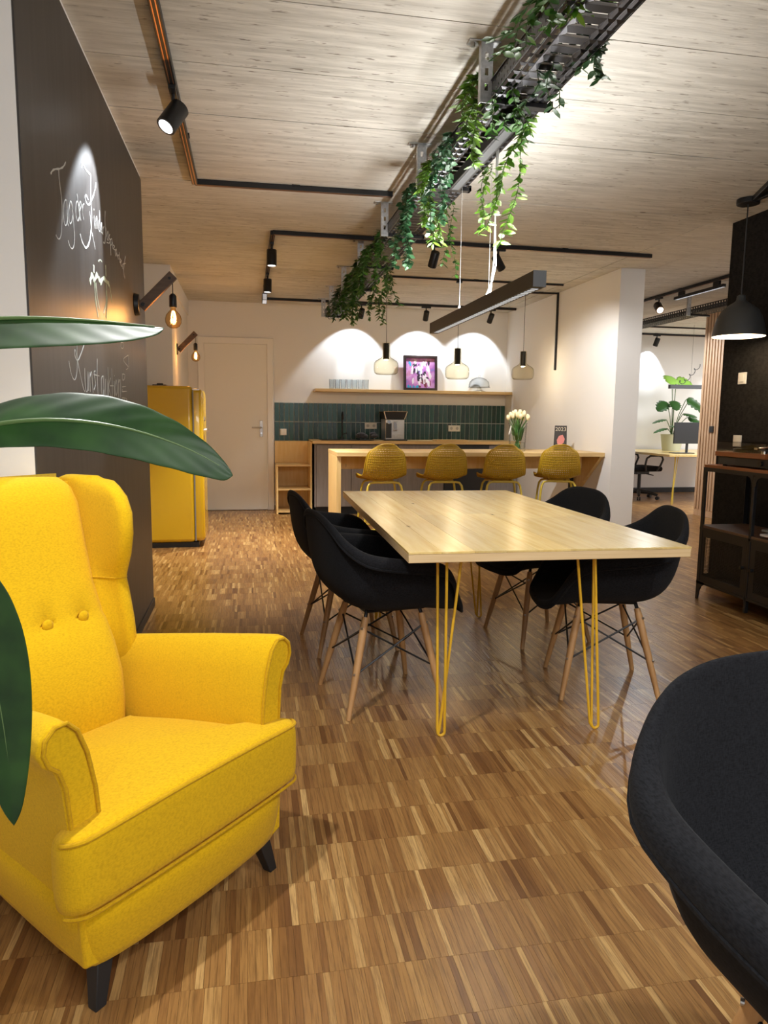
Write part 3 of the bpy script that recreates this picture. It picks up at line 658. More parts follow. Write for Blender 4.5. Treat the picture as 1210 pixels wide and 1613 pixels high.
bk = obj('back_cushion', MB().loft(rings), m_yfab, wc, smooth=60)
for q in (-.106, .004, .114):
    bu = obj('button', MB().ball((0, 0, 0), .0165, 14, (.55, 1, 1)), m_yfab, bk); bu.location = (bc(.655) - .006, q, .655)
# wings
def wing(sg):
    rings = []
    prof = [(.48, -.60, .225), (.54, -.580, .225), (.62, -.585, .222), (.70, -.600, .220), (.745, -.610, .218), (.77, -.597, .214), (.82, -.574, .210), (.88, -.560, .208), (.94, -.562, .208), (.985, -.585, .210), (1.012, -.62, .213), (1.026, -.66, .224), (1.03, -.71, .226)]
    for z, uf, sf in prof:
        ub = min(bc(z) - .02, uf - .03); s0 = .186 + .034 * (z - .3) / .74 - .012; th = .046; ring = []
        for k in range(7):      # inner face, back to front
            t = k / 6; ring.append((ub + (uf - ub) * t, sg * (s0 + (sf - s0) * t ** .8), z))
        for k in range(1, 6):   # rounded front edge
            q = PI * k / 6; ring.append((uf + .024 * math.sin(q), sg * (sf + th / 2 - th / 2 * math.cos(q)), z))
        ring.append((uf, sg * (sf + th), z)); ring.append(((uf + ub) / 2, sg * (s0 + th + (sf - s0) * .6 + .004), z)); ring.append((-.80 - .05 * (z - .5), sg * (s0 + th - .01), z)); ring.append((-.80 - .05 * (z - .5), sg * s0, z))
        rings.append(ring)
    last = rings[-1]; c = [sum(p[i] for p in last) / len(last) for i in range(3)]
    rings.append([(c[0] + (p[0] - c[0]) * .8, c[1] + (p[1] - c[1]) * .6, p[2] + .009) for p in last])
    o = obj('wing', MB().loft(rings), m_yfab, wc, smooth=60)
    obj('seam', MB().tube([(p[0] * 1, p[1], p[2]) for p in [(rings[4][k][0] + .001, rings[4][k][1] - sg * .0005, rings[4][k][2]) for k in range(0, 12)]], .0022, 6), m_ypip, o)
    return o
for sg in (1, -1): wing(sg)
rings = []
for z in (.10, .3, .6, .9, .99, 1.02):
    w = .235 + .02 * (z > .5) - (.012 if z > 1.0 else 0); u = -.77 - .06 * max(0, z - .4) / .6
    rings.append([(u - .05, -w * .92, z), (u - .06, 0, z), (u - .05, w * .92, z), (u, w, z), (u + .05, w * .95, z), (u + .06, 0, z), (u + .05, -w * .95, z), (u, -w, z)])
obj('back_shell', MB().loft(rings), m_yfab, wc, smooth=50)
for x, s in ((-.085, .245), (-.085, -.245), (-.68, .2), (-.68, -.2)):
    dx = .030 if x > -.3 else -.06; ds = .02 if s > 0 else -.035
    obj('leg', MB().loft([[(x + dx + a * .013, s + ds + b * .013, 0) for a, b in ((-1, -1), (1, -1), (1, 1), (-1, 1))], [(x + a * .022, s + b * .022, .11) for a, b in ((-1, -1), (1, -1), (1, 1), (-1, 1))]]), m_blackp, wc, bevel=.002)

# ================================================================== FOREGROUND PLANT
pl = thing('leafy_pot_plant', 'pot plant with three long dark green leaves reaching in from the left edge', 'plant', (-.62, .78, 0))
mb = MB().lathe([(.0, .0), (.13, .0), (.135, .01), (.165, .30), (.172, .31), (.165, .318), (.150, .305), (.14, .26), (0, .26)], n=28)
obj('pot', mb, m_pot_dark, pl); obj('soil', MB().disc((0, 0, .27), .145), m_soil, pl)
def bez(P, t):
    P = [Vector(p) for p in P]
    while len(P) > 1: P = [P[i].lerp(P[i + 1], t) for i in range(len(P) - 1)]
    return P[0]
def leaf(mid, width, tilt_n, tilt_f, base, ripple=.004, fold=.0, tip=.9, petiole=None, near=1.0):
    """mid: control points of the midrib; the two halves leave it along tilt_n (near half) and tilt_f (far half)"""
    nu, nv = 40, 12
    tn = tilt_n if isinstance(tilt_n[0], tuple) else (tilt_n, tilt_n); tf = tilt_f if isinstance(tilt_f[0], tuple) else (tilt_f, tilt_f)
    P0 = Vector((-.62, .78, 0))
    def prof(t): return (math.sin(PI * min(1, t ** .85)) ** .62) * (1 - .25 * t) if 0 < t < 1 else 0
    def fn(a, b):
        c = bez(mid, a) - P0; s = (b - .5) * 2; w = width * prof(a) * ((near + (1.15 - near) * a ** 2.2) if s < 0 else 1)
        q2 = tn if s < 0 else tf; d = Vector(q2[0]).lerp(Vector(q2[1]), a).normalized()
        back = (bez(mid, min(1, a + .02)) - bez(mid, max(0, a - .02))).normalized()
        q = c + d * abs(s) * w + back * (abs(s) * w * .35) + Vector((0, 0, 1)) * (ripple * math.sin(a * 60 + abs(s) * -9) * abs(s) * (1.2 - abs(s)) - fold * s * s * w)
        return tuple(q)
    o = obj('leaf', MB().grid(fn, nu, nv), m_leafbig, pl, smooth=180, solid=.0012, subsurf=1)
    pts = [bez(mid, k / 24) - P0 + Vector((0, 0, .001)) for k in range(24)]
    obj('midrib', MB().tube(pts, [.0040 * (1 - k / 26) for k in range(24)], 8), m_midrib, o)
    st = [Vector(petiole) + (Vector(mid[0]) - P0 - Vector(petiole)) * (k / 10) + Vector((-.05 * math.sin(PI * k / 10), 0, .04 * math.sin(PI * k / 10))) for k in range(11)]
    obj('petiole', MB().tube(st, [.006 - .0002 * k for k in range(11)], 8), m_stem, pl)
leaf([(-.50, .82, 1.06), (-.30, .82, 1.255), (-.20, .80, 1.216), (-.10, .80, 1.218), (-.017, .79, 1.156)], .056, ((0, -.62, -.62), (0, -.25, -.95)), ((.0, .85, .30), (.1, .3, .9)), .3, .0025, .1, petiole=(0, 0, .27), near=.42)
leaf([(-.48, .80, 1.24), (-.34, .80, 1.322), (-.22, .80, 1.322), (-.14, .79, 1.312), (-.083, .78, 1.308)], .058, ((0, -.6, -.62), (0, -.6, -.5)), (0, .9, -.02), .3, .0008, -.05, petiole=(.02, .03, .27))
leaf([(-.50, .78, 1.06), (-.35, .79, 1.16), (-.272, .79, 1.08), (-.257, .79, .95), (-.256, .79, .775)], .060, (-.8, .1, .0), (.95, -.25, .0), .3, .002, .0, petiole=(-.02, -.02, .27))

# ================================================================== FRIDGE
fz = thing('fridge', 'yellow retro fridge with rounded corners beside the blackboard', 'fridge', (-.72, 7.078, 0))
body = [(-.30, -.27), (.225, -.27), (.225, .27), (-.30, .27)]
obj('cabinet', MB().bb(-.30, .222, -.275, .275, .045, 1.485), m_fridge, fz, bevel=.035, seg=4)
obj('door_gasket', MB().bb(.222, .234, -.268, .268, .06, 1.44), mat('grey_gasket', (.25, .25, .24), .6), fz)
mb = MB()
rings = []
for x, k, zt in ((.234, 0, 0), (.275, 0, 0), (.297, .006, .008), (.308, .018, .03), (.312, .04, .06)):
    w = .272 - k; z0, z1 = .055 + zt * .6, 1.462 - zt; r = .04
    ring = []
    for cx, cz, q0 in ((w - r, z1 - r, 0), (-w + r, z1 - r, 90), (-w + r, z0 + r, 180), (w - r, z0 + r, 270)):
        for a in (0, 30, 60, 90): q = R(q0 + a); ring.append((x, cx + r * math.cos(q), cz + r * math.sin(q)))
    rings.append(ring)
dr = obj('door', mb.loft(rings), m_fridge, fz, smooth=50)
obj('handle', MB().tube([(.305, -.20, 1.09), (.335, -.20, 1.09), (.345, -.185, 1.09), (.345, -.02, 1.09), (.335, -.005, 1.09), (.305, -.005, 1.09)], .009, 10), m_chrome, dr)
lg = MB()
for k, s in enumerate((-.085, -.04, .005, .05)): lg.bb(.311, .316, s - .014, s + .014, 1.17, 1.178).bb(.311, .316, s - .014, s - .006, 1.17, 1.21).bb(.311, .316, s + .006, s + .014, 1.178, 1.21)
obj('emblem', lg, m_chrome, dr)
obj('hinge', MB().bb(.222, .285, -.262, -.23, 1.446, 1.458), m_chrome, fz, bevel=.002)
obj('kick_plate', MB().bb(-.28, .255, -.265, .265, 0, .048), m_black, fz)
tag(obj('tray_dish', MB().bb(-.86, -.74, 6.95, 7.1, 1.485, 1.499).cyl((-.80, 7.02, 1.499), (-.80, 7.02, 1.512), .03), m_blackp, bevel=.004), 'small flat black object lying on top of the yellow fridge', 'box')

# ================================================================== WALL LAMPS
def wall_lamp(label, loc):
    t = thing('wall_lamp', label, 'lamp', loc, 0, 'wooden arm wall lamps')
    b_ = obj('wall_plate', MB().cyl((0, 0, 0), (.028, 0, 0), .062, .056, 24), m_black, t, bevel=.004)
    obj('pivot', MB().cyl((.02, 0, .0), (.05, 0, .0), .012).cyl((.045, -.022, 0), (.045, .022, 0), .011), m_black, b_)
    d = Vector((.165, 0, .17)); a = Vector((.04, 0, -.008)); q = d.normalized(); ry = math.atan2(d.z, d.x)
    ar = obj('wooden_arm', MB().box(a + d * .5, (d.length + .02, .030, .054), Matrix.Rotation(-ry, 3, 'Y')), m_lamp_wood, t, bevel=.002)
    obj('screw', MB().cyl(a + d * .06 + Vector((0, -.014, 0)), a + d * .06 + Vector((0, -.017, 0)), .008).cyl(a + d * .92 + Vector((0, -.014, 0)), a + d * .92 + Vector((0, -.017, 0)), .008), m_black, ar)
    e = a + d * .97
    obj('cable', MB().tube([e + Vector((-.002, 0, .01)), e + Vector((.006, 0, -.02)), (e.x + .006, 0, e.z - .10)], .003, 6), m_blackp, t)
    z = e.z - .10; x = e.x + .006
    obj('socket', MB().lathe([(.004, .012), (.010, .010), (.020, -.002), (.021, -.06), (.018, -.066), (0, -.066)], (x, 0, z), 18), m_black, t)
    bu = obj('bulb', MB().lathe([(.013, -.066), (.015, -.078), (.028, -.092), (.040, -.108), (.0455, -.128), (.0445, -.148), (.034, -.168), (.018, -.178), (0, -.181)], (x, 0, z), 24), m_bulb, t)
    f = MB()
    for k in range(5):
        q = 2 * PI * k / 5; f.tube([(x + .006 * math.cos(q), .006 * math.sin(q), z - .085), (x + .014 * math.cos(q), .014 * math.sin(q), z - .118), (x + .009 * math.cos(q), .009 * math.sin(q), z - .15)], .0014, 5)
    obj('filament', f, m_fil, bu)
    point('bulb_light', (loc[0] + x, loc[1] - .0, loc[2] + z - .125), 4.5, AMBER, .02)
    return t
wall_lamp('wall lamp with wooden arm and bare bulb at the blackboard edge', (XB + .006, 4.31, 1.83))
wall_lamp('smaller looking wall lamp with wooden arm beside the white door', (-.735, 7.86, 1.90))

# ================================================================== KITCHEN
kb = thing('base_cabinets', 'row of grey wood kitchen cabinets with black plinth under the far worktop', 'cabinet', (.80, 8.90, 0))
obj('carcass', MB().bb(0, 2.66, .025, .585, .10, .888), m_gwood, kb)
obj('plinth', MB().bb(.02, 2.66, .06, .1, 0, .10), m_black, kb)
obj('end_panel', MB().bb(0, .018, .0, .585, .10, .888), m_gwood, kb)
x = .02
for w in (.44, .60, .60): 
    obj('cabinet_door', MB().bb(x + .003, x + w - .003, 0, .022, .105, .880), m_gwood, kb, bevel=.002); x += w
x += .60
obj('cabinet_door', MB().bb(x + .003, 2.655, 0, .022, .105, .880), m_gwood, kb, bevel=.002)
ov = obj('oven', MB().bb(1.665, 2.255, -.004, .022, .15, .880), m_blackp, kb, bevel=.004, label='black oven front')
obj('handle', MB().tube([(1.72, -.004, .80), (1.72, -.035, .80), (2.20, -.035, .80), (2.20, -.004, .80)], .008, 8), m_steel, ov)
tag(obj('worktop', MB().bb(.775, 3.470, 8.86, 9.482, .890, .930), m_pine_x, bevel=.003), 'long pine kitchen worktop along the far wall under the green tiles', 'worktop')
# open shelf unit at the end of the cabinets
bs_ = thing('shelf_unit', 'low open spruce shelf unit between the white door and the kitchen cabinets', 'shelf', (.335, 9.02, 0))
obj('back_panel', MB().bb(0, .44, .435, .455, 0, .905), m_ply, bs_)
obj('side_panel', MB().bb(.425, .447, 0, .455, 0, .905), m_ply, bs_, bevel=.002)
obj('side_panel', MB().bb(0, .022, 0, .435, 0, .60), m_ply, bs_, bevel=.002)
for z in (.02, .30, .602): obj('shelf_board', MB().bb(.0 if z > .6 else .022, .425, 0, .435, z, z + .022), m_pine_x, bs_, bevel=.002)
# wall shelf
tag(obj('wall_shelf', MB().bb(.84, 3.470, 9.22, 9.4995, 1.540, 1.578), m_pine_x, bevel=.003), 'long pine wall shelf above the green tiles', 'shelf')
# glasses
def tumbler():
    return mesh('tumbler', MB().lathe([(0, 0), (.030, 0), (.0315, .004), (.0345, .125), (.0335, .125), (.030, .010), (0, .009)], n=18), m_clear)
tme2 = tumbler(); k = 0
for r, y in enumerate((9.30, 9.39)):
    for i in range(7):
        o = obj('glass_tumbler', tme2, None); o.location = (1.06 + i * .074 + r * .012, y, 1.578)
        tag(o, 'clear glass tumbler, %s from the left in the %s row on the wall shelf' % (('first', 'second', 'third', 'fourth', 'fifth', 'sixth', 'seventh')[i], ('front', 'back')[r]), 'glass', 'tumblers on the wall shelf')
# framed picture
pf = thing('framed_picture', 'square dark framed abstract picture in pink, violet and blue on the wall shelf', 'picture', (2.235, 9.36, 1.578))
T = Matrix.Rotation(R(-5), 3, 'X')
def tb_(mb): mb.v = [tuple(T @ Vector(p)) for p in mb.v]; return mb
mb = MB()
for a in ((-.225, -.195, 0, .45), (.195, .225, 0, .45)): mb.bb(a[0], a[1], -.055, .0, a[2], a[3])
mb.bb(-.195, .195, -.055, .0, 0, .03).bb(-.195, .195, -.055, .0, .42, .45)
m_pframe = mat('dark_red_black_frame', (.025, .012, .012), .4)
obj('frame', tb_(mb), m_pframe, pf, bevel=.002)
m_canvas = mat('abstract_canvas', (.4, .2, .4), .6)
_v = coords(m_canvas, (1, 1, 1)); _n = noise(m_canvas, _v, 6, 3); 
_vo = nd(m_canvas, 'ShaderNodeTexVoronoi'); _vo.inputs['Scale'].default_value = 9; lk(m_canvas, _v, _vo.inputs['Vector'])
_c = ramp(m_canvas, _n, [(.30, (.05, .30, .62)), (.42, (.50, .16, .55)), (.55, (.72, .38, .74)), (.70, (.55, .12, .22))])
lk(m_canvas, _c, bsdf(m_canvas).inputs['Base Color'])
cv = obj('canvas', tb_(MB().bb(-.196, .196, -.022, -.004, .028, .422)), m_canvas, pf)
m_pw = mat('white_paint_patch', (.85, .80, .88), .6); m_pk = mat('black_paint_patch', (.03, .015, .04), .6); m_pb = mat('blue_paint_patch', (.03, .36, .62), .6); m_pr = mat('maroon_paint_patch', (.20, .035, .05), .6)
pr = random.Random(12)
def patch(n, col, boxx, sz):
    mb = MB()
    for i in range(n):
        cx, cz = pr.uniform(boxx[0], boxx[1]), pr.uniform(boxx[2], boxx[3]); m = pr.randint(3, 5); a0 = pr.uniform(0, 6.28); y = -.0225 - .0008 * i / n - {id(m_pr): 0, id(m_pk): .0006, id(m_pw): .0012, id(m_pb): .0018}[id(col)]
        rr = [pr.uniform(.35, 1.1) * sz for _ in range(m)]; st = pr.uniform(.4, .7)
        mb.prism([(cx + st * rr[j] * math.cos(a0 + 6.283 * j / m), cz + 1.25 * rr[j] * math.sin(a0 + 6.283 * j / m)) for j in range(m)], 'y', -.0221, y)
    obj('paint_patches', tb_(mb), col, cv, smooth=0, kind='stuff')
patch(7, m_pr, (-.05, .13, .06, .16), .05); patch(26, m_pk, (-.11, .13, .08, .37), .042); patch(34, m_pw, (-.12, .13, .08, .39), .042)
patch(5, m_pb, (-.17, -.03, .04, .05), .03); patch(2, m_pb, (-.15, -.12, .34, .37), .035)
# cake stand with dome
cs = thing('cake_stand', 'glass cake dome on a low stand at the right end of the wall shelf', 'cake stand', (3.05, 9.36, 1.578))
obj('stand', MB().lathe([(0, 0), (.085, 0), (.085, .006), (.03, .018), (.02, .045), (.03, .05), (.145, .054), (.15, .06), (0, .06)], n=28), m_clear, cs)
obj('dome', MB().lathe([(.138, .062), (.138, .09), (.125, .13), (.09, .165), (.04, .185), (.012, .19), (.014, .205), (.010, .218), (0, .22)], n=28), m_clear, cs, solid=.003)
# coffee machine
cf = thing('coffee_machine', 'silver and black coffee machine on the far worktop', 'coffee machine', (1.845, 9.20, .93))
obj('body', MB().bb(-.125, .125, -.14, .20, .012, .27), m_steel, cf, bevel=.008)
obj('base_tray', MB().bb(-.15, .15, -.21, .2, 0, .016), m_blackp, cf, bevel=.004)
mb = MB(); 
hop = [[(-.12, -.15, .272), (.12, -.15, .272), (.12, .19, .272), (-.12, .19, .272)], [(-.15, -.17, .368), (.15, -.17, .368), (.15, .2, .368), (-.15, .2, .368)]]
obj('hopper', MB().loft(hop), m_blackp, cf, bevel=.004)
fr_ = MB()
for s in (-1, 1): fr_.tube([(s * .121, -.152, .272), (s * .151, -.173, .368)], .007, 6)
fr_.tube([(-.151, -.173, .368), (.151, -.173, .368)], .006, 6); obj('hopper_frame', fr_, m_chrome, cf)
obj('front_recess', MB().bb(-.118, -.045, -.146, -.139, .03, .22), m_blackp, cf, bevel=.002)
obj('spout', MB().bb(-.030, .025, -.175, -.139, .12, .24), m_chrome, cf, bevel=.006)
obj('steam_knob', MB().cyl((-.085, -.14, .235), (-.085, -.175, .235), .026, n=18), m_chrome, cf, bevel=.003)
for i in range(4): obj('key', MB().bb(-.035 + i * .035, -.008 + i * .035, -.143, -.139, .032, .075), mat('key_grey%d' % i, (.5, .5, .5), .5) if i == 0 else MATS['key_grey0'], cf, bevel=.001)
# faucet, cloth, kettle, sockets, chopping board
fc = thing('faucet', 'slender black kitchen tap standing before the dark green tiles', 'faucet', (1.195, 9.30, .93))
obj('column', MB().tube([(0, 0, 0), (0, 0, .30)] + [(0, -.05 + .05 * math.cos(q), .30 + .05 * math.sin(q)) for q in [PI * k / 8 for k in range(1, 9)]] + [(0, -.10, .26)], .011, 10), m_black, fc)
obj('base', MB().cyl((0, 0, 0), (0, 0, .03), .026, n=16), m_black, fc); obj('lever', MB().tube([(0, 0, .07), (.06, -.01, .085)], .007, 8), m_black, fc)
sk = thing('sink', 'black sink set into the far worktop below the tap', 'sink', (1.22, 9.16, .93))
mb = MB().bb(-.33, .33, -.24, -.215, 0, .006).bb(-.33, .33, .09, .115, 0, .006).bb(-.33, -.305, -.215, .09, 0, .006).bb(.305, .33, -.215, .09, 0, .006)
obj('rim', mb, m_black, sk, bevel=.002); obj('bowl', MB().bb(-.305, .305, -.215, .09, .0005, .002), m_black, sk); obj('plug', MB().cyl((0, -.06, .002), (0, -.06, .004), .03), m_steel, sk)
cl = MB()
for i in range(9):
    cl.ball((1.40 + rnd.uniform(0, .22), 9.22 + rnd.uniform(-.05, .05), .965 + rnd.uniform(0, .045)), rnd.uniform(.035, .055), 10, (1.2, .9, .7))
tag(obj('cloth_heap', cl, m_towel), 'crumpled dark grey cloth heaped beside the coffee machine', 'cloth')
tag(obj('chopping_board', MB().bb(2.36, 2.78, 8.92, 9.14, .930, .946), m_pine_x, bevel=.004), 'light chopping board lying on the far worktop behind the second bar stool', 'board')
def socket(label, x, y, z, n=1, switch=False, face='y', group=None):
    t = thing('wall_switch' if switch else 'wall_socket', label, 'switch' if switch else 'socket', (x, y, z), 0 if face == 'y' else -PI / 2)
    w = .082 * n
    obj('cover_plate', MB().bb(-w / 2, w / 2, -.010, 0, -.041, .041), m_cream, t, bevel=.003)
    for i in range(n):
        cx = -w / 2 + .041 + i * .082
        if switch: obj('rocker', MB().bb(cx - .026, cx + .026, -.014, -.009, -.026, .026), m_cream, t, bevel=.002)
        else: obj('insert', MB().cyl((cx, -.0102, 0), (cx, -.0112, 0), .020, n=18), mat('socket_shadow_grey', (.45, .44, .42), .5) if 'socket_shadow_grey' not in MATS else MATS['socket_shadow_grey'], t)
    return t
socket('white light switch on the green tiles beside the door', .448, 9.478, 1.02, 1, True)
socket('double socket on the green tiles left of the coffee machine', 1.60, 9.478, 1.11, 2)
socket('double socket on the green tiles right of the coffee machine', 2.75, 9.478, 1.085, 2)

# ================================================================== BAR COUNTER
br = thing('bar_counter', 'long pine bar counter in front of the kitchen with four stools', 'bar counter', (.80, 6.60, 0))
obj('counter_top', MB().bb(0, 2.672, 0, .74, .858, .898), m_pine_x, br, bevel=.003)
obj('end_panel', MB().bb(.0, .042, .02, .72, 0, .858), m_pine_z, br, bevel=.002)
obj('apron', MB().bb(.042, 2.63, .40, .425, .715, .858), m_ply, br, bevel=.002)
obj('wall_bracket', MB().prism([(.02, .858), (.72, .858), (.72, .46), (.60, .40)], 'x', 2.634, 2.672), m_pine_z, br, bevel=.002)
obj('steel_leg', MB().bb(2.585, 2.625, .58, .62, 0, .858), m_black, br, bevel=.002)
# vase with tulips
vx, vy = 2.69, 6.96
va = thing('tulip_vase', 'glass cylinder vase of cream tulips on the bar counter', 'vase', (vx, vy, .898))
obj('glass', MB().lathe([(0, 0), (.078, 0), (.082, .01), (.088, .18), (.092, .27), (.096, .275), (.096, .285), (.090, .285), (.086, .27), (.082, .18), (.076, .02), (0, .018)], n=28), m_clear, va)
obj('water', MB().lathe([(0, .0195), (.0745, .0205), (.0775, .085), (0, .085)], n=28), m_water, va)
pv = random.Random(5)
tup = [(.0, 0), (.012, .002), (.019, .014), (.021, .028), (.018, .042), (.011, .052), (.004, .056), (0, .056)]
for i in range(20):
    a = i * 2.4; rr = .105 * math.sqrt((i + .5) / 20); hx, hy, hz = rr * math.cos(a), rr * math.sin(a), .375 - rr * .5 + pv.uniform(-.015, .015)
    if i % 1 == 0:
        ft = obj('tulip', MB().tube([(-hx * .35, -hy * .35, .03), (hx * .2, hy * .2, .2), (hx * .9, hy * .9, hz - .02), (hx, hy, hz)], .0035, 6), m_tleaf, va)
        mb = MB().lathe(tup, n=10); d = Vector((hx * 2.2, hy * 2.2, 1)).normalized(); q = Vector((0, 0, 1)).rotation_difference(d)
        mb.v = [tuple(q @ Vector(p) + Vector((hx, hy, hz - .005))) for p in mb.v]
        obj('flower_head', mb, m_tulip, ft)
lv = MB()
for i in range(26):
    a = pv.uniform(0, 6.28); r0 = pv.uniform(.01, .05); z0 = pv.uniform(.10, .2); L = pv.uniform(.10, .17)
    c = Vector((r0 * math.cos(a), r0 * math.sin(a), z0)); t = Vector((-math.sin(a), math.cos(a), 0)) * .010; o = Vector((math.cos(a), math.sin(a), 0))
    lv.add([c - t * .6, c + t * .6, c + o * .02 + Vector((0, 0, L * .6)) + t, c + o * .02 + Vector((0, 0, L * .6)) - t, c + o * .05 + Vector((0, 0, L))], [(0, 1, 2, 3), (3, 2, 4)])
obj('leaves', lv, m_tleaf, va, kind='stuff', solid=.001)
obj('ribbon', MB().box((-.094, -.03, .21), (.004, .02, .09), Matrix.Rotation(.25, 3, 'Y')), mat('white_ribbon', (.8, .8, .8), .7), va)
# folded menu card
bk_ = thing('menu_card', 'small dark leaning brochure with a pink picture at the wall end of the bar', 'brochure', (3.235, 7.12, .898), R(-16))
T2 = Matrix.Rotation(R(-9), 3, 'X')
def t2(mb): mb.v = [tuple(T2 @ Vector(p)) for p in mb.v]; return mb
m_card = mat('dark_card', (.035, .03, .028), .45); m_pink = mat('pink_print', (.62, .22, .20), .5); m_lt = mat('pale_print', (.55, .48, .36), .5)
cdx = obj('cover', t2(MB().bb(-.062, .062, -.004, 0, 0, .262)), m_card, bk_)
obj('back_leaf', MB().loft([[(-.062, .085, 0), (.062, .085, 0), (.062, .089, 0), (-.062, .089, 0)], [(-.062, .041, .258), (.062, .041, .258), (.062, .045, .258), (-.062, .045, .258)]]), m_card, bk_)
obj('picture', t2(MB().prism([(-.035, .07), (.0, .055), (.03, .08), (.042, .12), (.02, .165), (.0, .16), (-.02, .15), (-.04, .11)], 'y', -.0052, -.004)), m_pink, bk_)
obj('caption_bar', t2(MB().bb(-.045, .03, -.005, -.004, .035, .047)), mat('white_print', (.75, .74, .72), .5), bk_)
tx = text('title', '2023', .058, m_lt, T2 @ Vector((0, -.0046, .222)), (R(90 - 9), 0, 0), bk_, .0004)
# bar stools
def stool_geo():
    prof = [(-.245, .985), (-.238, .93), (-.228, .87), (-.215, .80), (-.195, .73), (-.16, .675), (-.10, .652), (-.02, .648), (.07, .655), (.14, .660), (.18, .655), (.20, .635)]
    wd_ = [.112, .152, .174, .187, .195, .199, .201, .208, .212, .210, .204, .192]
    P = catmull([(a, b, 0) for a, b in prof], 3); W = [v.x for v in catmull([(w, 0, 0.) for w in wd_], 3)]
    return P, W
def stool(label, loc, rz, group):
    t = thing('bar_stool', label, 'bar stool', loc, rz, group)
    P, W = stool_geo(); n = len(P); nu = 22
    def pt(i, u):
        p = P[i]; a = P[max(i - 1, 0)]; b = P[min(i + 1, n - 1)]; d = (b - a).normalized(); nrm = Vector((-d.y, d.x, 0))   # towards the sitter
        w = W[i]; x = w * u; k = .060 * (1 - i / n * .5)
        if nrm.y < 0 and i > n * .5: nrm = -nrm
        if i <= n * .5 and nrm.x < 0: nrm = -nrm
        q = p + nrm * (k * abs(u) ** 2.4)
        top = 1
        if i < 7: q = q + Vector((0, -.050 * abs(u) ** 2.6 * (1 - i / 7) ** 1.4, 0))
        return (x, q.x, q.y)
    mb = MB(); fr = MB(); holes = int(n * .60)
    base = {}
    for i in range(n):
        for j in range(nu + 1): base[(i, j)] = len(mb.v); mb.v.append(pt(i, -1 + 2 * j / nu))
    for i in range(n - 1):
        for j in range(nu):
            q = (base[(i, j)], base[(i, j + 1)], base[(i + 1, j + 1)], base[(i + 1, j)])
            if 1 <= i < holes and 1 <= j < nu - 1:
                # sub-divide into two holes side by side, pattern staggered
                V = [Vector(mb.v[k]) for k in q]
                c = sum(V, Vector()) / 4; sc = .50 if i < 6 else .36
                o = len(mb.v); mb.v += [tuple(c + (v - c) * sc) for v in V]
                for k in range(4): mb.f.append((q[k], q[(k + 1) % 4], o + (k + 1) % 4, o + k))
            else: mb.f.append(q)
    sh = obj('seat_shell', mb, m_stool, t, smooth=60, solid=.006)
    edge = [mb.v[base[(i, 0)]] for i in range(n - 1, -1, -1)] + [mb.v[base[(0, j)]] for j in range(1, nu)] + [mb.v[base[(i, nu)]] for i in range(n)] + [mb.v[base[(n - 1, j)]] for j in range(nu - 1, 0, -1)]
    obj('edge_rim', MB().tube(edge, .0065, 6, closed=True), m_stool, sh)
    for sy, y0, y1 in ((-1, -.12, -.205), (1, .13, .20)):
        z = .630
        for sx in (-1, 1):
            pts = [(0, y0, z)] + [(sx * .10, y0, z), (sx * .135, y0 + (y1 - y0) * .05, z - .006), (sx * .155, y0 + (y1 - y0) * .15, z - .035), (sx * .165, y0 + (y1 - y0) * .25, z - .09), (sx * .21, y1, .005)]
            lg = obj('leg', MB().tube(pts, .0105, 10), m_stool_leg, t)
            obj('foot_cap', MB().cyl((sx * .21, y1, 0), (sx * .209, y1 - .001 * sy, .014), .013), m_blackp, lg)
    for q in (-.176, .178): obj('footrest', MB().tube([(-.188, q, .20), (.188, q, .20)], .008, 8), m_stool_leg, t)
    for q in (-.08, .08): obj('seat_support', MB().tube([(q, -.12, .634), (q, .13, .634)], .008, 8), m_stool_leg, t)
    return t
st = stool('mustard perforated bar stool farthest left of the four at the bar', (1.215, 6.56, 0), R(2), 'bar stools')
dup(st, (1.80, 6.57, 0), R(-1), 'mustard perforated bar stool in front of the chopping board, second from the left')
dup(st, (2.385, 6.56, 0), R(-9), 'mustard perforated bar stool third from the left, left of the tulip vase')
dup(st, (2.965, 6.58, 0), R(-17), 'mustard perforated bar stool nearest the right wall, in front of the brochure')

# ================================================================== PENDANTS OVER THE BAR
def rail(label, pts, w=.036, h=.030, z=None, name='track_rail'):
    """a ceiling track along a polyline of (x, y); each straight run is a part"""
    z = CEIL if z is None else z
    t = thing(name, label, 'track', (pts[0][0], pts[0][1], z))
    for i, (a, b) in enumerate(zip(pts[:-1], pts[1:])):
        A = Vector((a[0] - pts[0][0], a[1] - pts[0][1], -h / 2 - .002)); B = Vector((b[0] - pts[0][0], b[1] - pts[0][1], -h / 2 - .002)); d = B - A
        ang = math.atan2(d.y, d.x); Mx = Matrix.Rotation(ang, 3, 'Z')
        r = obj('rail_run', MB().box((A + B) / 2, (d.length, w, h), Mx), m_black, t, bevel=.002)
        mb = MB()
        for s in (-1, 1): mb.box((A + B) / 2 + Mx @ Vector((0, s * w * .22, -h / 2 - .0003)), (d.length - .02, w * .10, .0012), Mx)
        obj('conductor', mb, MATS.get('copper') or mat('copper', (.55, .27, .14), .35, .9), r)
        mb = MB(); nclip = max(1, int(d.length / 1.3))
        for k in range(nclip): mb.box(A + d * ((k + .5) / nclip) + Vector((0, 0, h * .5 - .003)), (.05, w + .012, .010), Mx)
        obj('clip', mb, m_black, r)
    return t
rail('black power track on the ceiling along the blackboard side with a long cross run', [(-.30, -1.0), (-.30, 4.725), (.92, 4.70)])
rail('black ceiling track with a corner in front of the kitchen, leg on the left', [(3.44, 5.90), (.205, 5.84), (.205, 9.04), (3.42, 9.06)])
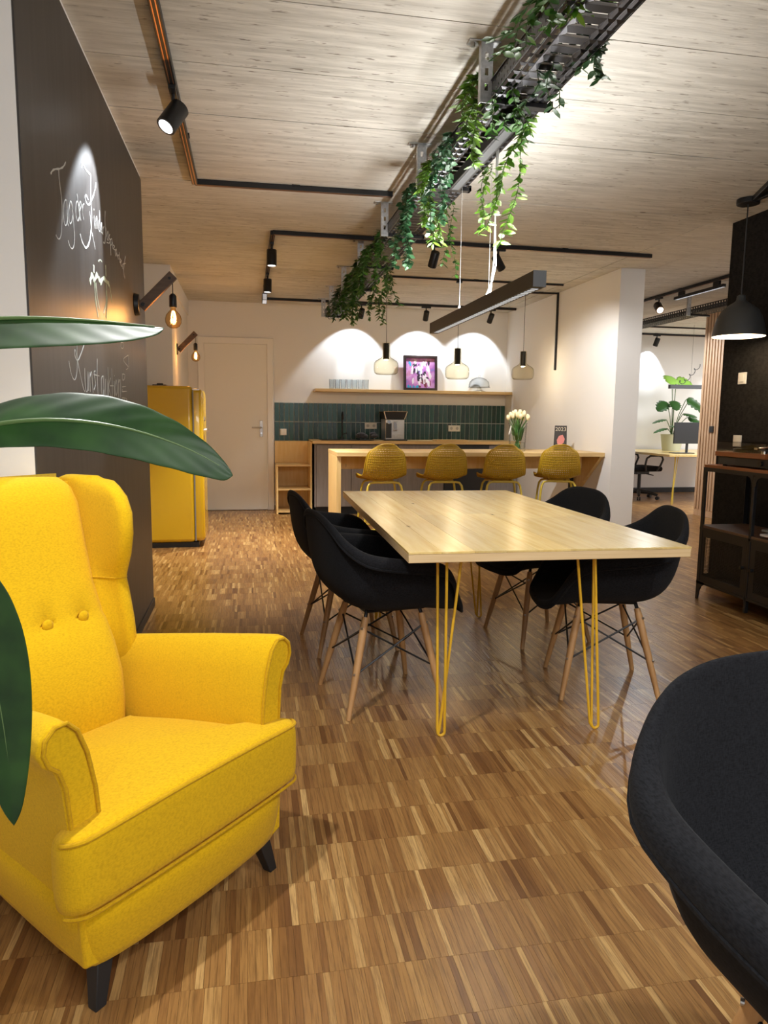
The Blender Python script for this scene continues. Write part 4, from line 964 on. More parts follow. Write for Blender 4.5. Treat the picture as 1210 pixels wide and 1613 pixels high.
rail('thin black power track from which two pendants hang above the bar', [(1.36, 7.35), (3.30, 7.37)], .022, .018)
wt = rail('thin black conduit on the ceiling ending at the right wall', [(3.06, 7.90), (3.465, 7.86)], .022, .018)
obj('drop_run', MB().bb(.39, .412, -.052, -.030, -.863, 0), m_black, wt, bevel=.002)
def pendant(label, loc, ztop, group):
    t = thing('glass_pendant', label, 'pendant lamp', loc, 0, group)
    h = CEIL - .022 - loc[2]
    obj('canopy', MB().cyl((0, 0, h - .018), (0, 0, h), .032, n=20), m_black, t)
    obj('cord', MB().cyl((0, 0, .31), (0, 0, h - .01), .0028, n=6), m_blackp, t)
    obj('holder', MB().cyl((0, 0, .155), (0, 0, .318), .031, n=20), m_black, t, bevel=.004)
    obj('glass_shade', MB().lathe([(.039, .322), (.039, .19), (.046, .176), (.078, .156), (.108, .138), (.122, .118), (.126, .095), (.126, .052), (.119, .020), (.098, .004), (.0, .0)], n=32), m_amber, t)
    obj('led_disc', MB().cyl((0, 0, .148), (0, 0, .156), .022, n=16), m_pend_led, t)
    point('pendant_light', (loc[0], loc[1], loc[2] + .125), 4, WARM, .012)
    return t
pendant('smoked glass pendant lamp farthest left above the bar', (1.395, 7.35, 1.655), 0, 'glass pendants over the bar')
pendant('smoked glass pendant lamp in the middle of the three above the bar', (2.155, 7.36, 1.625), 0, 'glass pendants over the bar')
pendant('smoked glass pendant lamp nearest the right wall, above the tulips', (3.085, 7.89, 1.665), 0, 'glass pendants over the bar')

# ================================================================== TRACK SPOTS
def track_spot(label, x, y, target, led=True, r=.036, L=.125, zdrop=.105, group='black track spots', adapter=.12, along='x', power=0, ang=60, color=COOL, blend=.25, core=0, coreang=26, srad=.02):
    z = CEIL - .033
    t = thing('track_spot', label, 'spotlight', (x, y, z), 0, group)
    obj('adapter', MB().box((0, 0, -.009), (adapter, .03, .018) if along == 'x' else (.03, adapter, .018)), m_black, t, bevel=.002)
    p = Vector((0, 0, -zdrop)); d = (Vector(target) - Vector((x, y, z)) - p).normalized()
    obj('stem', MB().cyl((0, 0, -.012), (0, 0, -.05), .008).tube([(0, 0, -.045), p - d * L * .36], .007, 6), m_black, t)
    a = p - d * L * .45; b = p + d * L * .55
    hd = obj('head', MB().tube([a, a + d * .004, b], [r * .92, r, r], 24), m_black, t, smooth=50)
    rr = MB(); 
    q = Vector((0, 0, -1)).rotation_difference(d)
    dm = MB().lathe([(r * .98, -.0008), (r * .80, -.0012), (r * .80, -.0004)], n=24); dm.v = [tuple(q @ Vector(v) + b) for v in dm.v]
    obj('bezel', dm, m_chrome, hd)
    dm = MB().disc((0, 0, -.0010), r * .78, 20); dm.v = [tuple(q @ Vector(v) + b) for v in dm.v]
    obj('lens', dm, m_led, hd)
    if power:
        o = Vector((x, y, z)) + b + d * .012
        spot('spot_beam', o, o + d, power, color, ang, blend, srad)
        if core: spot('spot_core', o, o + d, core, color, coreang, .6, srad)
    return t
track_spot('black cylinder spot on the near track aimed at the blackboard', -.30, 3.42, (XB, 3.16, 1.95), r=.042, L=.125, along='y', power=75, ang=56, core=30, coreang=26, blend=.35)
track_spot('black cylinder spot on the left track leg, the one nearer the camera', .205, 6.12, (.18, 6.1, 0), along='y', r=.04, power=190, ang=84, color=(1,.95,.86), blend=.6)
track_spot('black cylinder spot on the left track leg, the one farther back', .205, 7.40, (.15, 7.5, 0), along='y', r=.04, power=190, ang=84, color=(1,.95,.86), blend=.6)
track_spot('black cylinder spot just right of the hanging garlands on the front cross track', 1.50, 5.87, (1.25, 7.3, .4), power=50, ang=60, blend=.6, color=NEUT)
track_spot('black cylinder spot on the front cross track beside the white cable', 2.05, 5.88, (3.47, 6.9, 1.0), power=110, ang=80, color=NEUT, blend=.7)
for nm, x, tx_ in (('at the left, over the row of glasses', 1.40, 1.33), ('in the middle, over the framed picture', 2.225, 2.225), ('at the right, tilted to the corner', 3.08, 2.98)):
    track_spot('black cylinder spot on the rear track ' + nm, x, 9.05, (tx_, 9.5, 1.88), r=.034, L=.12, power=21, ang=88, core=13, coreang=34, blend=.25, srad=.012)
gs = thing('grid_spot', 'short louvred light bar hanging at the rear corner of the left track', 'spotlight', (.205, 8.72, CEIL - .032))
obj('housing', MB().bb(-.028, .028, -.16, .16, -.07, 0), m_black, gs, bevel=.003)
gl = MB()
for k in range(9): gl.bb(-.022, .022, -.13 + k * .029, -.108 + k * .029, -.0715, -.0702).bb(-.022, .022, -.1612, -.160, -.066 + k * .007, -.062 + k * .007)
obj('led_cells', gl, m_grid, gs, kind='stuff')

# ================================================================== SUSPENDED LINEAR LAMP
ll = thing('linear_lamp', 'long black linear lamp hanging on thin wires over the table', 'lamp', (1.1, 3.475, 1.722))
obj('profile', MB().bb(-.026, .026, -.80, .80, 0, .060).bb(-.020, .020, -.79, .79, .06, .062), m_black, ll, bevel=.002)
obj('end_cap', MB().bb(-.0265, .0265, -.803, -.80, 0, .061), m_blackp, ll)
obj('uplight_diffuser', MB().bb(-.014, .014, -.78, .78, .062, .0635), emis('uplight_panel', (1, .97, .9), 2.0), ll)
g = MB()
for k in range(44): g.bb(-.014, .014, -.76 + k * .0345, -.76 + k * .0345 + .017, -.0012, 0)
obj('louvre_cells', g, m_grid, ll, kind='stuff')
for y in (-.20, .27): 
    w = obj('suspension_wire', MB().cyl((0, y, .06), (.0, y, 2.438 - 1.722), .0008, n=5), m_cord, ll)
    obj('grip', MB().cyl((0, y, .06), (0, y, .085), .006, n=10), m_steel, w)
obj('power_cable', MB().tube([(.03, -.17, .715), (.032, -.17, .5), (.026, -.185, .35), (.022, -.2, .22), (.0, -.22, .064)], .0042, 6).tube([(.038, -.17, .715), (.030, -.175, .42), (.032, -.2, .2), (.012, -.215, .13), (.0, -.16, .064)], .003, 6), m_cord, ll)

# ================================================================== CABLE TRAY WITH GARLANDS
TX0, TX1, TZ, TY0, TY1 = .935, 1.165, 2.445, .6, 8.95
ct = thing('cable_tray', 'long perforated dark steel cable tray under the ceiling carrying green garlands', 'cable tray', (TX0, TY0, TZ))
W_ = TX1 - TX0; Lt = TY1 - TY0
mb = MB()
def holes(mb, x0, x1, y0, y1, nx, ny, mx, my, z, lip, st=False):
    dx = (x1 - x0) / nx; dy = (y1 - y0) / ny
    for j in range(ny):
        for i in range(nx):
            a, b, c, d = x0 + i * dx, x0 + (i + 1) * dx, y0 + j * dy, y0 + (j + 1) * dy
            o = len(mb.v); sx, sy = dx * mx, dy * my
            mb.v += [(a, c, z), (b, c, z), (b, d, z), (a, d, z), (a + sx, c + sy, z - lip), (b - sx, c + sy, z - lip), (b - sx, d - sy, z - lip), (a + sx, d - sy, z - lip)]
            for k in range(4): mb.f.append((o + k, o + (k + 1) % 4, o + 4 + (k + 1) % 4, o + 4 + k))
ny = int(Lt / .062)
holes(mb, .004, .062, 0, Lt, 2, ny, .30, .17, 0, .006)
holes(mb, W_ - .062, W_ - .004, 0, Lt, 2, ny, .30, .17, 0, .006)
holes(mb, .062, W_ - .062, 0, Lt, 1, ny, .14, .44, 0, .006)
obj('perforated_floor', mb, m_tray, ct, smooth=0, solid=.0014, weld=.0002)
for s, x in ((0, 0), (1, W_)):
    mb = MB(); o_ = MB(); holes(o_, 0, .06, 0, Lt, 2, ny * 2, .34, .34, 0, 0) if s == 0 else o_.add([(0, 0, 0), (.06, 0, 0), (.06, Lt, 0), (0, Lt, 0)], [(0, 1, 2, 3)])
    mb.add([(x, p[1], p[0]) for p in o_.v], o_.f)
    sd = obj('side_rail', mb, m_tray, ct, smooth=0, solid=.0014, weld=.0002)
    obj('rail_lip', MB().bb(x - .006, x + .006, 0, Lt, .058, .062), m_tray, sd)
for k in range(-1, 7):
    y = 2.83 + 1.05 * k if k < 6 else 8.93
    if k == 6: pass
    b = thing('tray_bracket', 'galvanised slotted ceiling bracket of the cable tray', 'bracket', (.915, y, 0), 0, 'slotted brackets carrying the cable tray')
    b['label'] = ['slotted steel tray bracket nearest the camera, above the picture edge', 'slotted steel tray bracket first from the front, beside a bright fern garland', 'slotted steel tray bracket second from the front with small leaves around it', 'bare slotted steel tray bracket third from the front, clear of leaves', 'slotted steel tray bracket fourth from the front among thick greenery', 'slotted steel tray bracket fifth from the front, partly hidden by greenery', 'slotted steel tray bracket next to the last, by the end of the greenery', 'last slotted steel tray bracket at the far end of the cable tray'][k + 1]
    p = MB(); zt = CEIL - .004; zb = TZ - .022
    # channel post with slots facing the camera
    fx0, fx1 = -.026, .022
    zz = [zb] + sum([[zt - .045 - i * .055 - .018, zt - .045 - i * .055 + .008] for i in (2, 1, 0)], []) + [zt]
    for i in range(len(zz) - 1):
        if i % 2 == 0: p.bb(fx0, fx1, -.014, -.011, zz[i], zz[i + 1])
        else: p.bb(fx0, -.009, -.014, -.011, zz[i], zz[i + 1]).bb(.005, fx1, -.014, -.011, zz[i], zz[i + 1])
    p.bb(fx0, fx0 + .003, -.011, .014, zb, zt).bb(fx1 - .003, fx1, -.011, .014, zb, zt)
    obj('post', p, m_galv, b, smooth=0)
    hp = obj('head_plate', MB().bb(-.075, .05, -.022, .022, CEIL - .006, CEIL - .0005), m_galv, b, bevel=.002)
    obj('anchor_bolt', MB().cyl((-.055, 0, CEIL - .02), (-.055, 0, CEIL - .004), .009, n=6), m_steel, hp)
    obj('cantilever_arm', MB().bb(.022, .270, -.020, .020, TZ - .024, TZ - .006).bb(.255, .270, -.020, .020, TZ - .024, TZ + .004), m_black, b, bevel=.002)
lp = thing('tray_light_profile', 'black light profile fixed beneath the cable tray behind the first bracket', 'light profile', (1.045, 3.28, TZ - .03))
obj('profile', MB().bb(-.03, .03, -.42, .42, -.045, .0), m_black, lp, bevel=.003)
obj('lens_strip', MB().bb(-.018, .018, -.41, .41, -.0465, -.045), m_grey_lamp, lp)

# garlands
VR = random.Random(21)
LEAFSHAPES = {}
def leaf_mesh(kind, m):
    key = (kind, m.name)
    if key in LEAFSHAPES: return LEAFSHAPES[key]
    if kind == 'fern': prof = [(0, .0), (.25, .16), (.6, .17), (1, 0)]
    elif kind == 'round': prof = [(0, 0), (.25, .36), (.6, .40), (1, 0)]
    else: prof = [(0, 0), (.3, .26), (.65, .24), (1, 0)]
    mb = MB(); L = len(prof)
    for t, w in prof: mb.v += [(-w, t, -.10 * t * t), (0, t, .06 - .16 * t * t), (w, t, -.10 * t * t)]
    for i in range(L - 1):
        for k in range(2): mb.f.append((i * 3 + k, i * 3 + k + 1, i * 3 + k + 4, i * 3 + k + 3))
    LEAFSHAPES[key] = mesh('leaf', mb, m); return LEAFSHAPES[key]
def garland(label, x, y, length, z0, kind, m, size, dens, strands=3, spread=.07, single=False, side=-1, drift=(0, 0)):
    t = thing('hanging_garland', label, 'garland', (x, y, z0), 0, 'green garlands on the cable tray')
    st = MB(); lf = MB(); singles = []
    for s in range(strands):
        ox, oy = VR.uniform(-spread, spread) * .6, VR.uniform(-spread, spread); ln = length * VR.uniform(.62, 1.0) if s else length
        pts = [Vector((-side * .10, oy * .6, -.0)), Vector((-side * .02, oy * .9, .068)), Vector((side * .022 + 0, oy, .055))]
        n = max(6, int(ln / .035)); wob = VR.uniform(0, 6)
        for k in range(1, n + 1):
            tt = k / n; pts.append(Vector((side * .030 + ox * tt * 2 + .018 * math.sin(wob + tt * 7) + drift[0] * tt, oy + .018 * math.cos(wob + tt * 6) + drift[1] * tt, .05 - ln * tt)))
        st.tube(pts, .0016, 5)
        for i in range(1, len(pts)):
            a, b = pts[i - 1], pts[i]
            for _ in range(dens):
                c = a.lerp(b, VR.random()); d = (b - a).normalized()
                ang = VR.uniform(0, 6.283); side_v = Vector((math.cos(ang), math.sin(ang), 0)); dirv = (side_v * .9 + d * VR.uniform(.1, .9) + Vector((0, 0, .1))).normalized()
                up = Vector((VR.uniform(-.5, .5), VR.uniform(-.5, .5), 1)); xx = dirv.cross(up).normalized(); zz = xx.cross(dirv)
                sz = size * VR.uniform(.65, 1.15)
                Mx = Matrix((xx, dirv, zz)).transposed()
                singles.append((c, Mx, sz))
    obj('stem', st, m_stem, t)
    me = leaf_mesh(kind, m)
    if single:
        VR.shuffle(singles)
        for c, Mx, sz in singles[:120]:
            o = obj('leaf', me, None, t); o.matrix_local = Matrix.Translation(c) @ (Mx.to_4x4()) @ Matrix.Scale(sz, 4)
        singles = singles[120:]
    if singles:
        V = [Vector(v.co) for v in me.vertices]; F = [tuple(p.vertices) for p in me.polygons]
        for c, Mx, sz in singles: lf.add([Mx @ (v * sz) + c for v in V], F)
        obj('foliage', lf, m, t, kind='stuff')
    return t
G = garland
xl, xr_ = TX0, TX1
G('dark leafy vine tangled over the tray at the top edge of the picture', xl, 2.28, .16, TZ, 'oval', m_vleaf, .045, 3, 4, .16)
G('bright fern tuft on the near tray corner at the top edge of the picture', xl + .10, 2.22, .10, TZ + .02, 'fern', m_vleaf2, .045, 6, 3, .07)
G('dark glossy vine wrapped around the first tray bracket', xl + .07, 2.74, .22, TZ, 'oval', m_vleaf, .042, 4, 5, .12, True)
G('dark vine trailing through the tray floor right of the first bracket', xl + .13, 2.58, .20, TZ, 'oval', m_vleaf3, .045, 3, 3, .07, True)
G('loose dark leafed sprig on the right side of the tray, nearest the camera', xr_, 2.44, .13, TZ, 'oval', m_vleaf3, .042, 3, 3, .06, True, side=1)
G('bright light green fern garland just behind the first bracket', xl - .01, 2.95, .33, TZ + .07, 'fern', m_vleaf2, .055, 7, 3, .05, True)
G('long yellow green garland hanging far down beside the white cable', xr_, 3.10, .52, TZ, 'oval', m_vleaf2, .050, 4, 3, .04, True, side=1, drift=(-.11, .08))
G('bluish green round leafed garland behind the bright fern', xl, 3.42, .40, TZ, 'round', m_vleaf4, .036, 6, 4, .07)
G('bright green bushy fern garland at the second bracket', xl, 3.74, .38, TZ, 'fern', m_vleaf2, .050, 8, 4, .07)
G('mid green thin garland on the right tray edge under the second bracket', xr_, 3.60, .36, TZ, 'oval', m_vleaf2, .045, 3, 2, .05, side=1)
G('round leafed green garland hanging low past the second bracket', xl, 4.12, .44, TZ, 'round', m_vleaf4, .040, 7, 4, .07)
G('narrow green garland on the right tray edge in front of the third bracket', xr_, 4.30, .42, TZ, 'oval', m_vleaf, .042, 3, 2, .05, side=1)
G('small leafed garland behind the bare third bracket', xl, 5.12, .38, TZ, 'fern', m_vleaf, .05, 7, 4, .09)
G('green fern garland hanging beside the fourth bracket', xl, 5.55, .34, TZ, 'fern', m_vleaf, .055, 8, 4, .10)
G('dense fern garland behind the fourth bracket', xl, 6.05, .38, TZ, 'fern', m_vleaf, .06, 8, 5, .12)
G('dense dark fern garland in front of the fifth bracket', xl, 6.6, .42, TZ, 'fern', m_vleaf, .06, 8, 5, .13)
G('green garland hanging from the right tray edge behind the fourth bracket', xr_, 6.3, .42, TZ, 'fern', m_vleaf, .055, 6, 3, .10, side=1)
G('last garland on the right tray edge in front of the rear track', xr_, 6.95, .40, TZ, 'oval', m_vleaf, .05, 5, 4, .14, side=1)
G('last dark fern garland on the left tray edge before the bare end', xl, 7.35, .30, TZ, 'fern', m_vleaf3, .06, 7, 4, .13)

# ================================================================== METAL SHELF WITH TURNTABLE
sh = thing('metal_shelf', 'black metal shelf unit with wooden boards and mesh doors at the right edge', 'shelf', (3.04, 3.39, 0))
LX, LY, HZ = .36, 1.0, .93
def post(x, y, sx, sy, z0=0, z1=.905):
    mb = MB().bb(min(x, x + sx * .030), max(x, x + sx * .030), y - .0015, y + .0015, z0 + .12, z1).bb(x - .0015, x + .0015, min(y, y + sy * .030), max(y, y + sy * .030), z0 + .12, z1)
    # splayed foot with rounded gusset towards the rail
    g = [(y, 0), (y + sy * .022, 0), (y + sy * .028, .05), (y + sy * .045, .09), (y + sy * .09, .115), (y + sy * .09, .125), (y, .125)]
    mb.prism(g, 'x', x - .002, x + .002)
    g = [(x, 0), (x + sx * .022, 0), (x + sx * .028, .05), (x + sx * .045, .09), (x + sx * .09, .115), (x + sx * .09, .125), (x, .125)]
    mb.prism(g, 'y', y - .002, y + .002)
    return obj('leg', mb, m_black, sh, smooth=0)
for x, sx in ((0.002, 1), (LX - .002, -1)):
    for y, sy in ((.002, 1), (LY - .002, -1)): post(x, y, sx, sy)
obj('middle_post', MB().bb(0, .022, .489, .511, .03, .90).bb(LX - .022, LX, .489, .511, .03, .90), m_black, sh, bevel=.002)
rl = MB()
for z0, z1 in ((.885, .912), (.485, .502), (.112, .128)):
    rl.bb(0, .003, 0, LY, z0, z1).bb(LX - .003, LX, 0, LY, z0, z1).bb(0, LX, 0, .003, z0, z1).bb(0, LX, LY - .003, LY, z0, z1)
obj('rails', rl, m_black, sh, smooth=0)
cn = MB()
for y, sy in ((LY, -1), (.511, 1), (.489, -1), (0, 1)):
    pts = [(y, .886)] + [(y + sy * (.05 - .05 * math.sin(PI / 2 * k / 5)), .886 - .05 + .05 * math.cos(PI / 2 * k / 5) - .0) for k in range(6)][::-1] 
    cn.prism([(y, .886), (y + sy * .05, .886), (y + sy * .03, .878), (y + sy * .018, .866), (y + sy * .010, .850), (y + sy * .008, .826), (y, .826)], 'x', 0, .003)
obj('corner_gusset', cn, m_black, sh, smooth=0)
obj('top_board', MB().bb(.003, LX - .003, .003, LY - .003, .905, .932), m_plinth, sh, bevel=.002)
obj('middle_board', MB().bb(.003, LX - .003, .003, LY - .003, .500, .518), m_dark_wood, sh, bevel=.002)
obj('bottom_board', MB().bb(.003, LX - .003, .003, LY - .003, .118, .128), m_black, sh)
def mesh_panel(name, y0, y1, axis, pos, z0=.128, z1=.485, fr=.045):
    mb = MB(); o_ = MB(); ny_, nz_ = int((y1 - y0 - 2 * fr) / .0095), int((z1 - z0 - 2 * fr) / .0095)
    holes(o_, z0 + fr, z1 - fr, y0 + fr, y1 - fr, nz_, ny_, .14, .14, 0, 0)
    f2 = [(z0, y0, z1, y0 + fr), (z0, y1 - fr, z1, y1), (z0, y0 + fr, z0 + fr, y1 - fr), (z1 - fr, y0 + fr, z1, y1 - fr)]
    for a, b, c, d in f2: o_.add([(a, b, 0), (c, b, 0), (c, d, 0), (a, d, 0)], [(0, 1, 2, 3)])
    mb.add([(pos, p[1], p[0]) if axis == 'x' else (p[1], pos, p[0]) for p in o_.v], o_.f)
    return obj(name, mb, m_black, sh, smooth=0)
for y0, y1 in ((.514, .994), (.006, .486)):
    dd = mesh_panel('mesh_door', y0, y1, 'x', .004)
    yk = y0 + .03 if y0 > .4 else y1 - .03
    obj('knob', MB().cyl((.004, yk, .31), (-.018, yk, .31), .011, n=14), m_black, dd)
mesh_panel('mesh_side', .006, LX - .006, 'y', LY - .004); mesh_panel('mesh_side', .006, LX - .006, 'y', .004)
rc = thing('amplifier', 'flat black amplifier under the record player on the metal shelf', 'amplifier', (3.06, 3.80, .932))
obj('case', MB().bb(0, .30, 0, .47, .008, .062), m_blackp, rc, bevel=.003)
vn = MB()
for k in range(6): vn.bb(-.0006, 0, .30, .45, .018 + k * .006, .0205 + k * .006)
obj('vent_ribs', vn, m_grey_lamp, rc); obj('dial', MB().cyl((0, .06, .035), (-.014, .06, .035), .016, n=18), m_black, rc)
ft = MB()
for x in (.03, .27):
    for y in (.03, .44): ft.cyl((x, y, 0), (x, y, .01), .014)
obj('feet', ft, m_black, rc)
tt = thing('record_player', 'record player with mahogany plinth and clear cover on the metal shelf', 'record player', (3.045, 3.82, .994))
obj('plinth', MB().bb(0, .345, 0, .47, .0, .032), m_plinth, tt, bevel=.003)
obj('platter', MB().cyl((.17, .27, .032), (.17, .27, .050), .148, n=40), m_blackp, tt, bevel=.002)
obj('record', MB().cyl((.17, .27, .050), (.17, .27, .053), .15, n=40), mat('vinyl', (.01, .01, .01), .25), tt)
obj('tonearm', MB().tube([(.28, .06, .07), (.10, .09, .072), (.06, .13, .062)], .005, 8).cyl((.28, .06, .032), (.28, .06, .078), .018, n=16).box((.055, .137, .060), (.022, .03, .012)), m_chrome, tt)
obj('switch_knob', MB().cyl((.035, .05, .032), (.035, .05, .048), .018, n=18), m_chrome, tt)
dc = MB().bb(.005, .34, .005, .465, .092, .0945).bb(.005, .0075, .005, .465, .032, .092).bb(.3375, .34, .005, .465, .032, .092).bb(.0075, .3375, .005, .0075, .032, .092).bb(.0075, .3375, .4625, .465, .032, .092)
obj('dust_cover', dc, m_acryl, tt, smooth=0)
# magazines on the middle board
mz = [('magazine with a red spine at the bottom of the pile on the metal shelf', (.42, .04, .03)), ('white paged magazine second in the pile on the metal shelf', (.75, .72, .68)), ('dark magazine third in the pile on the metal shelf', (.06, .07, .09)), ('grey magazine lying on top of the pile on the metal shelf', (.25, .24, .22))]
z = .518
for i, (lb, c) in enumerate(mz):
    t = thing('magazine', lb, 'magazine', (3.075 + .012 * i, 3.52 + .015 * i, z), R((-3, 4, -6, 2)[i]), 'magazines on the metal shelf')
    hgt = .010 + .003 * (i % 2)
    obj('pages', MB().bb(.002, .208, .002, .295, .001, hgt - .001), m_cream, t); obj('cover', MB().bb(0, .21, 0, .298, hgt - .001, hgt).bb(0, .21, 0, .298, 0, .001).bb(0, .0012, 0, .298, 0, hgt), mat('magazine_cover%d' % i, c, .35), t)
    z += hgt
# plates on the felt wall and the slats
def plate_x(name, label, x, y, z, w, h, m, sw=True):
    t = thing(name, label, 'switch' if sw else 'socket', (x, y, z))
    obj('cover_plate', MB().bb(-.010, 0, -w / 2, w / 2, -h / 2, h / 2), m, t, bevel=.002)
    if sw: obj('rocker', MB().bb(-.014, -.009, -w * .28, w * .28, -h * .32, h * .32), m, t, bevel=.002)
    else: obj('insert', MB().bb(-.0112, -.0095, -w * .3, w * .3, -h * .3, h * .3), m, t, bevel=.001)
plate_x('wall_switch', 'white light switch high on the black felt wall', XR - .006, 4.63, 1.526, .082, .082, m_cream)
plate_x('wall_socket', 'white socket on the black felt wall just above the record player', XR - .006, 4.635, 1.082, .082, .082, m_cream, False)
plate_x('wall_socket', 'small black socket on the light wood slats', 5.729, 8.17, 1.12, .08, .08, m_blackp, False)
# bell pendant
bp = thing('bell_pendant', 'dark grey bell pendant lamp above the record player', 'pendant lamp', (3.185, 4.33, 1.775))
bell = [(.163, 0), (.161, .02), (.152, .07), (.138, .12), (.112, .168), (.075, .200), (.040, .222), (.030, .232), (.026, .262), (.010, .268), (0, .268)]
obj('shade', MB().lathe(bell, n=40), m_grey_lamp, bp)
obj('inner_shade', MB().lathe([(.1615, .0005), (.1585, .02), (.149, .07), (.135, .118), (.109, .165), (.07, .195), (0, .206)], n=40), m_shade_in, bp)
obj('bulb', MB().ball((0, 0, .10), .045, 16), emis('opal_bulb', (1, .86, .62), 6), bp)
obj('cord', MB().tube([(0, 0, .265), (-.002, .0, .30), (0, 0, .36), (0, 0, CEIL - 1.775 - .03)], .0042, 8), m_blackp, bp)
cnp = obj('canopy', MB().cyl((0, 0, CEIL - 1.775 - .036), (0, 0, CEIL - 1.775 - .001), .070, n=28), m_black, bp, bevel=.004)
obj('canopy_bar', MB().box((.01, -.36, CEIL - 1.775 - .016), (.03, .62, .030)).box((-.10, -.30, CEIL - 1.775 - .016), (.03, .56, .030), Matrix.Rotation(R(-22), 3, 'Z')), m_black, cnp, bevel=.003)
point('bell_light', (3.185, 4.33, 1.80), 5, WARM, .04)

# ================================================================== OFFICE BEYOND THE COLUMN
dk = thing('desk', 'pale wooden desk on yellow hairpin legs in the office beyond', 'desk', (5.94, 9.39, 0))
obj('desk_top', MB().bb(0, 1.75, 0, 1.74, .706, .74), m_pine, dk, bevel=.003)
for x, y, sx in ((.16, .12, 1), (1.6, .12, -1), (.16, 1.55, 1), (1.6, 1.55, -1)): hairpin(dk, x, y, sx, m=m_stool_leg)
mo = thing('monitor', 'black computer monitor on the office desk in front of the plant pot', 'monitor', (6.42, 9.72, .74))
obj('screen', MB().bb(-.22, .19, -.012, .012, .145, .46), m_blackp, mo, bevel=.004)
obj('stand', MB().bb(-.0, .035, .012, .03, .012, .25), m_blackp, mo, bevel=.002); obj('foot', MB().bb(-.22, .09, -.08, .10, 0, .012), m_blackp, mo, bevel=.003)
pp = thing('monstera_plant', 'tall monstera in a sage green pot on the office desk', 'plant', (6.74, 10.62, .74))
obj('pot', MB().lathe([(0, 0), (.135, 0), (.14, .01), (.175, .26), (.178, .265), (.17, .265), (.16, .24), (0, .24)], n=28), m_pot, pp); obj('soil', MB().disc((0, 0, .245), .16), m_soil, pp)
pr2 = random.Random(3)
def bigleaf(mb, c, d, up, L, Wd):
    d = Vector(d).normalized(); up = Vector(up); x = d.cross(up).normalized(); z = x.cross(d)
    n = 10; vs = []; fs = []
    for i in range(n + 1):
        t = i / n; w = Wd * (math.sin(PI * (.08 + .92 * t ** .8)) ** .7 if t < 1 else 0) * (1 - (.28 if i % 2 == 1 and 2 < i < 9 else 0))
        for s in (-1, -.5, 0, .5, 1): vs.append(Vector(c) + d * L * t + x * w * s + z * (-.22 * L * t * t - .15 * abs(s) * w))
    for i in range(n):
        for k in range(4): fs.append((i * 5 + k, i * 5 + k + 1, i * 5 + k + 6, i * 5 + k + 5))
    mb.add(vs, fs)
def mleaf(tip, d, up, L, Wd, m=None):
    mb = MB(); bigleaf(mb, tip, d, up, L, Wd); o = obj('leaf', mb, m or m_mons, pp, solid=.002)
    obj('petiole', MB().tube([(tip[0] * .05, tip[1] * .05, .245), (tip[0] * .4, tip[1] * .4, .25 + (tip[2] - .25) * .55), (tip[0] * .85, tip[1] * .85, .25 + (tip[2] - .25) * .95), tip], .006, 6), m_stem, o)
mleaf((-.10, -.05, 1.18), (-.5, -.85, -.25), (.1, -.6, .8), .30, .15, m_mons_l)
mleaf((-.02, -.06, 1.14), (.85, -.45, -.18), (.0, -.7, .7), .26, .13, m_mons_l)
mleaf((-.16, -.04, .78), (-.8, -.4, -.5), (0, -.6, .8), .24, .12); mleaf((-.05, -.08, .80), (-.2, -.8, -.55), (0, -.4, .9), .22, .11)
mleaf((.20, -.06, .84), (.75, -.5, -.5), (0, -.6, .8), .32, .15); mleaf((.30, 0, .82), (.9, -.2, -.6), (0, -.5, .8), .34, .15)
mleaf((.22, -.08, .54), (.8, -.5, -.35), (0, -.5, .8), .30, .11); mleaf((.14, -.08, .60), (.5, -.8, -.1), (0, -.3, .9), .22, .10)
mleaf((-.16, -.05, .50), (-.95, -.2, -.05), (0, -.3, .9), .26, .05); mleaf((-.14, -.06, .36), (-.95, -.2, -.1), (0, -.3, .9), .26, .05); mleaf((-.05, -.1, .40), (-.3, -.9, .1), (0, -.2, .9), .22, .10); mleaf((.08, -.1, .36), (.5, -.8, .1), (0, -.2, .9), .22, .09)
# office chair
oc = thing('office_chair', 'black swivel office chair tucked under the office desk', 'chair', (6.02, 10.30, 0), R(8))
obj('seat', MB().bb(-.24, .25, -.24, .24, .44, .52), m_bfab, oc, bevel=.035, seg=4)
obj('backrest', MB().loft([[(-.27, -.20, .52), (-.24, 0, .52), (-.27, .20, .52), (-.31, .20, .52), (-.28, 0, .52), (-.31, -.20, .52)], [(-.29, -.23, .75), (-.25, 0, .75), (-.29, .23, .75), (-.34, .23, .75), (-.30, 0, .75), (-.34, -.23, .75)], [(-.36, -.20, 1.02), (-.33, 0, 1.02), (-.36, .20, 1.02), (-.40, .20, 1.02), (-.37, 0, 1.02), (-.40, -.20, 1.02)]]), m_bfab, oc, bevel=.01)
for s in (-1, 1):
    obj('armrest', MB().tube([(-.10, s * .27, .46), (-.13, s * .29, .56), (-.11, s * .29, .65), (-.05, s * .29, .685), (.10, s * .29, .69), (.17, s * .29, .675), (.19, s * .29, .63), (.15, s * .29, .54), (.10, s * .27, .46)], .016, 10), m_blackp, oc)
obj('tilt_mechanism', MB().bb(-.12, .12, -.08, .08, .39, .44).tube([(.05, -.08, .40), (.07, -.24, .385)], .008, 8), m_blackp, oc, bevel=.006)
obj('gas_lift', MB().cyl((0, 0, .10), (0, 0, .40), .026, n=14), m_black, oc)
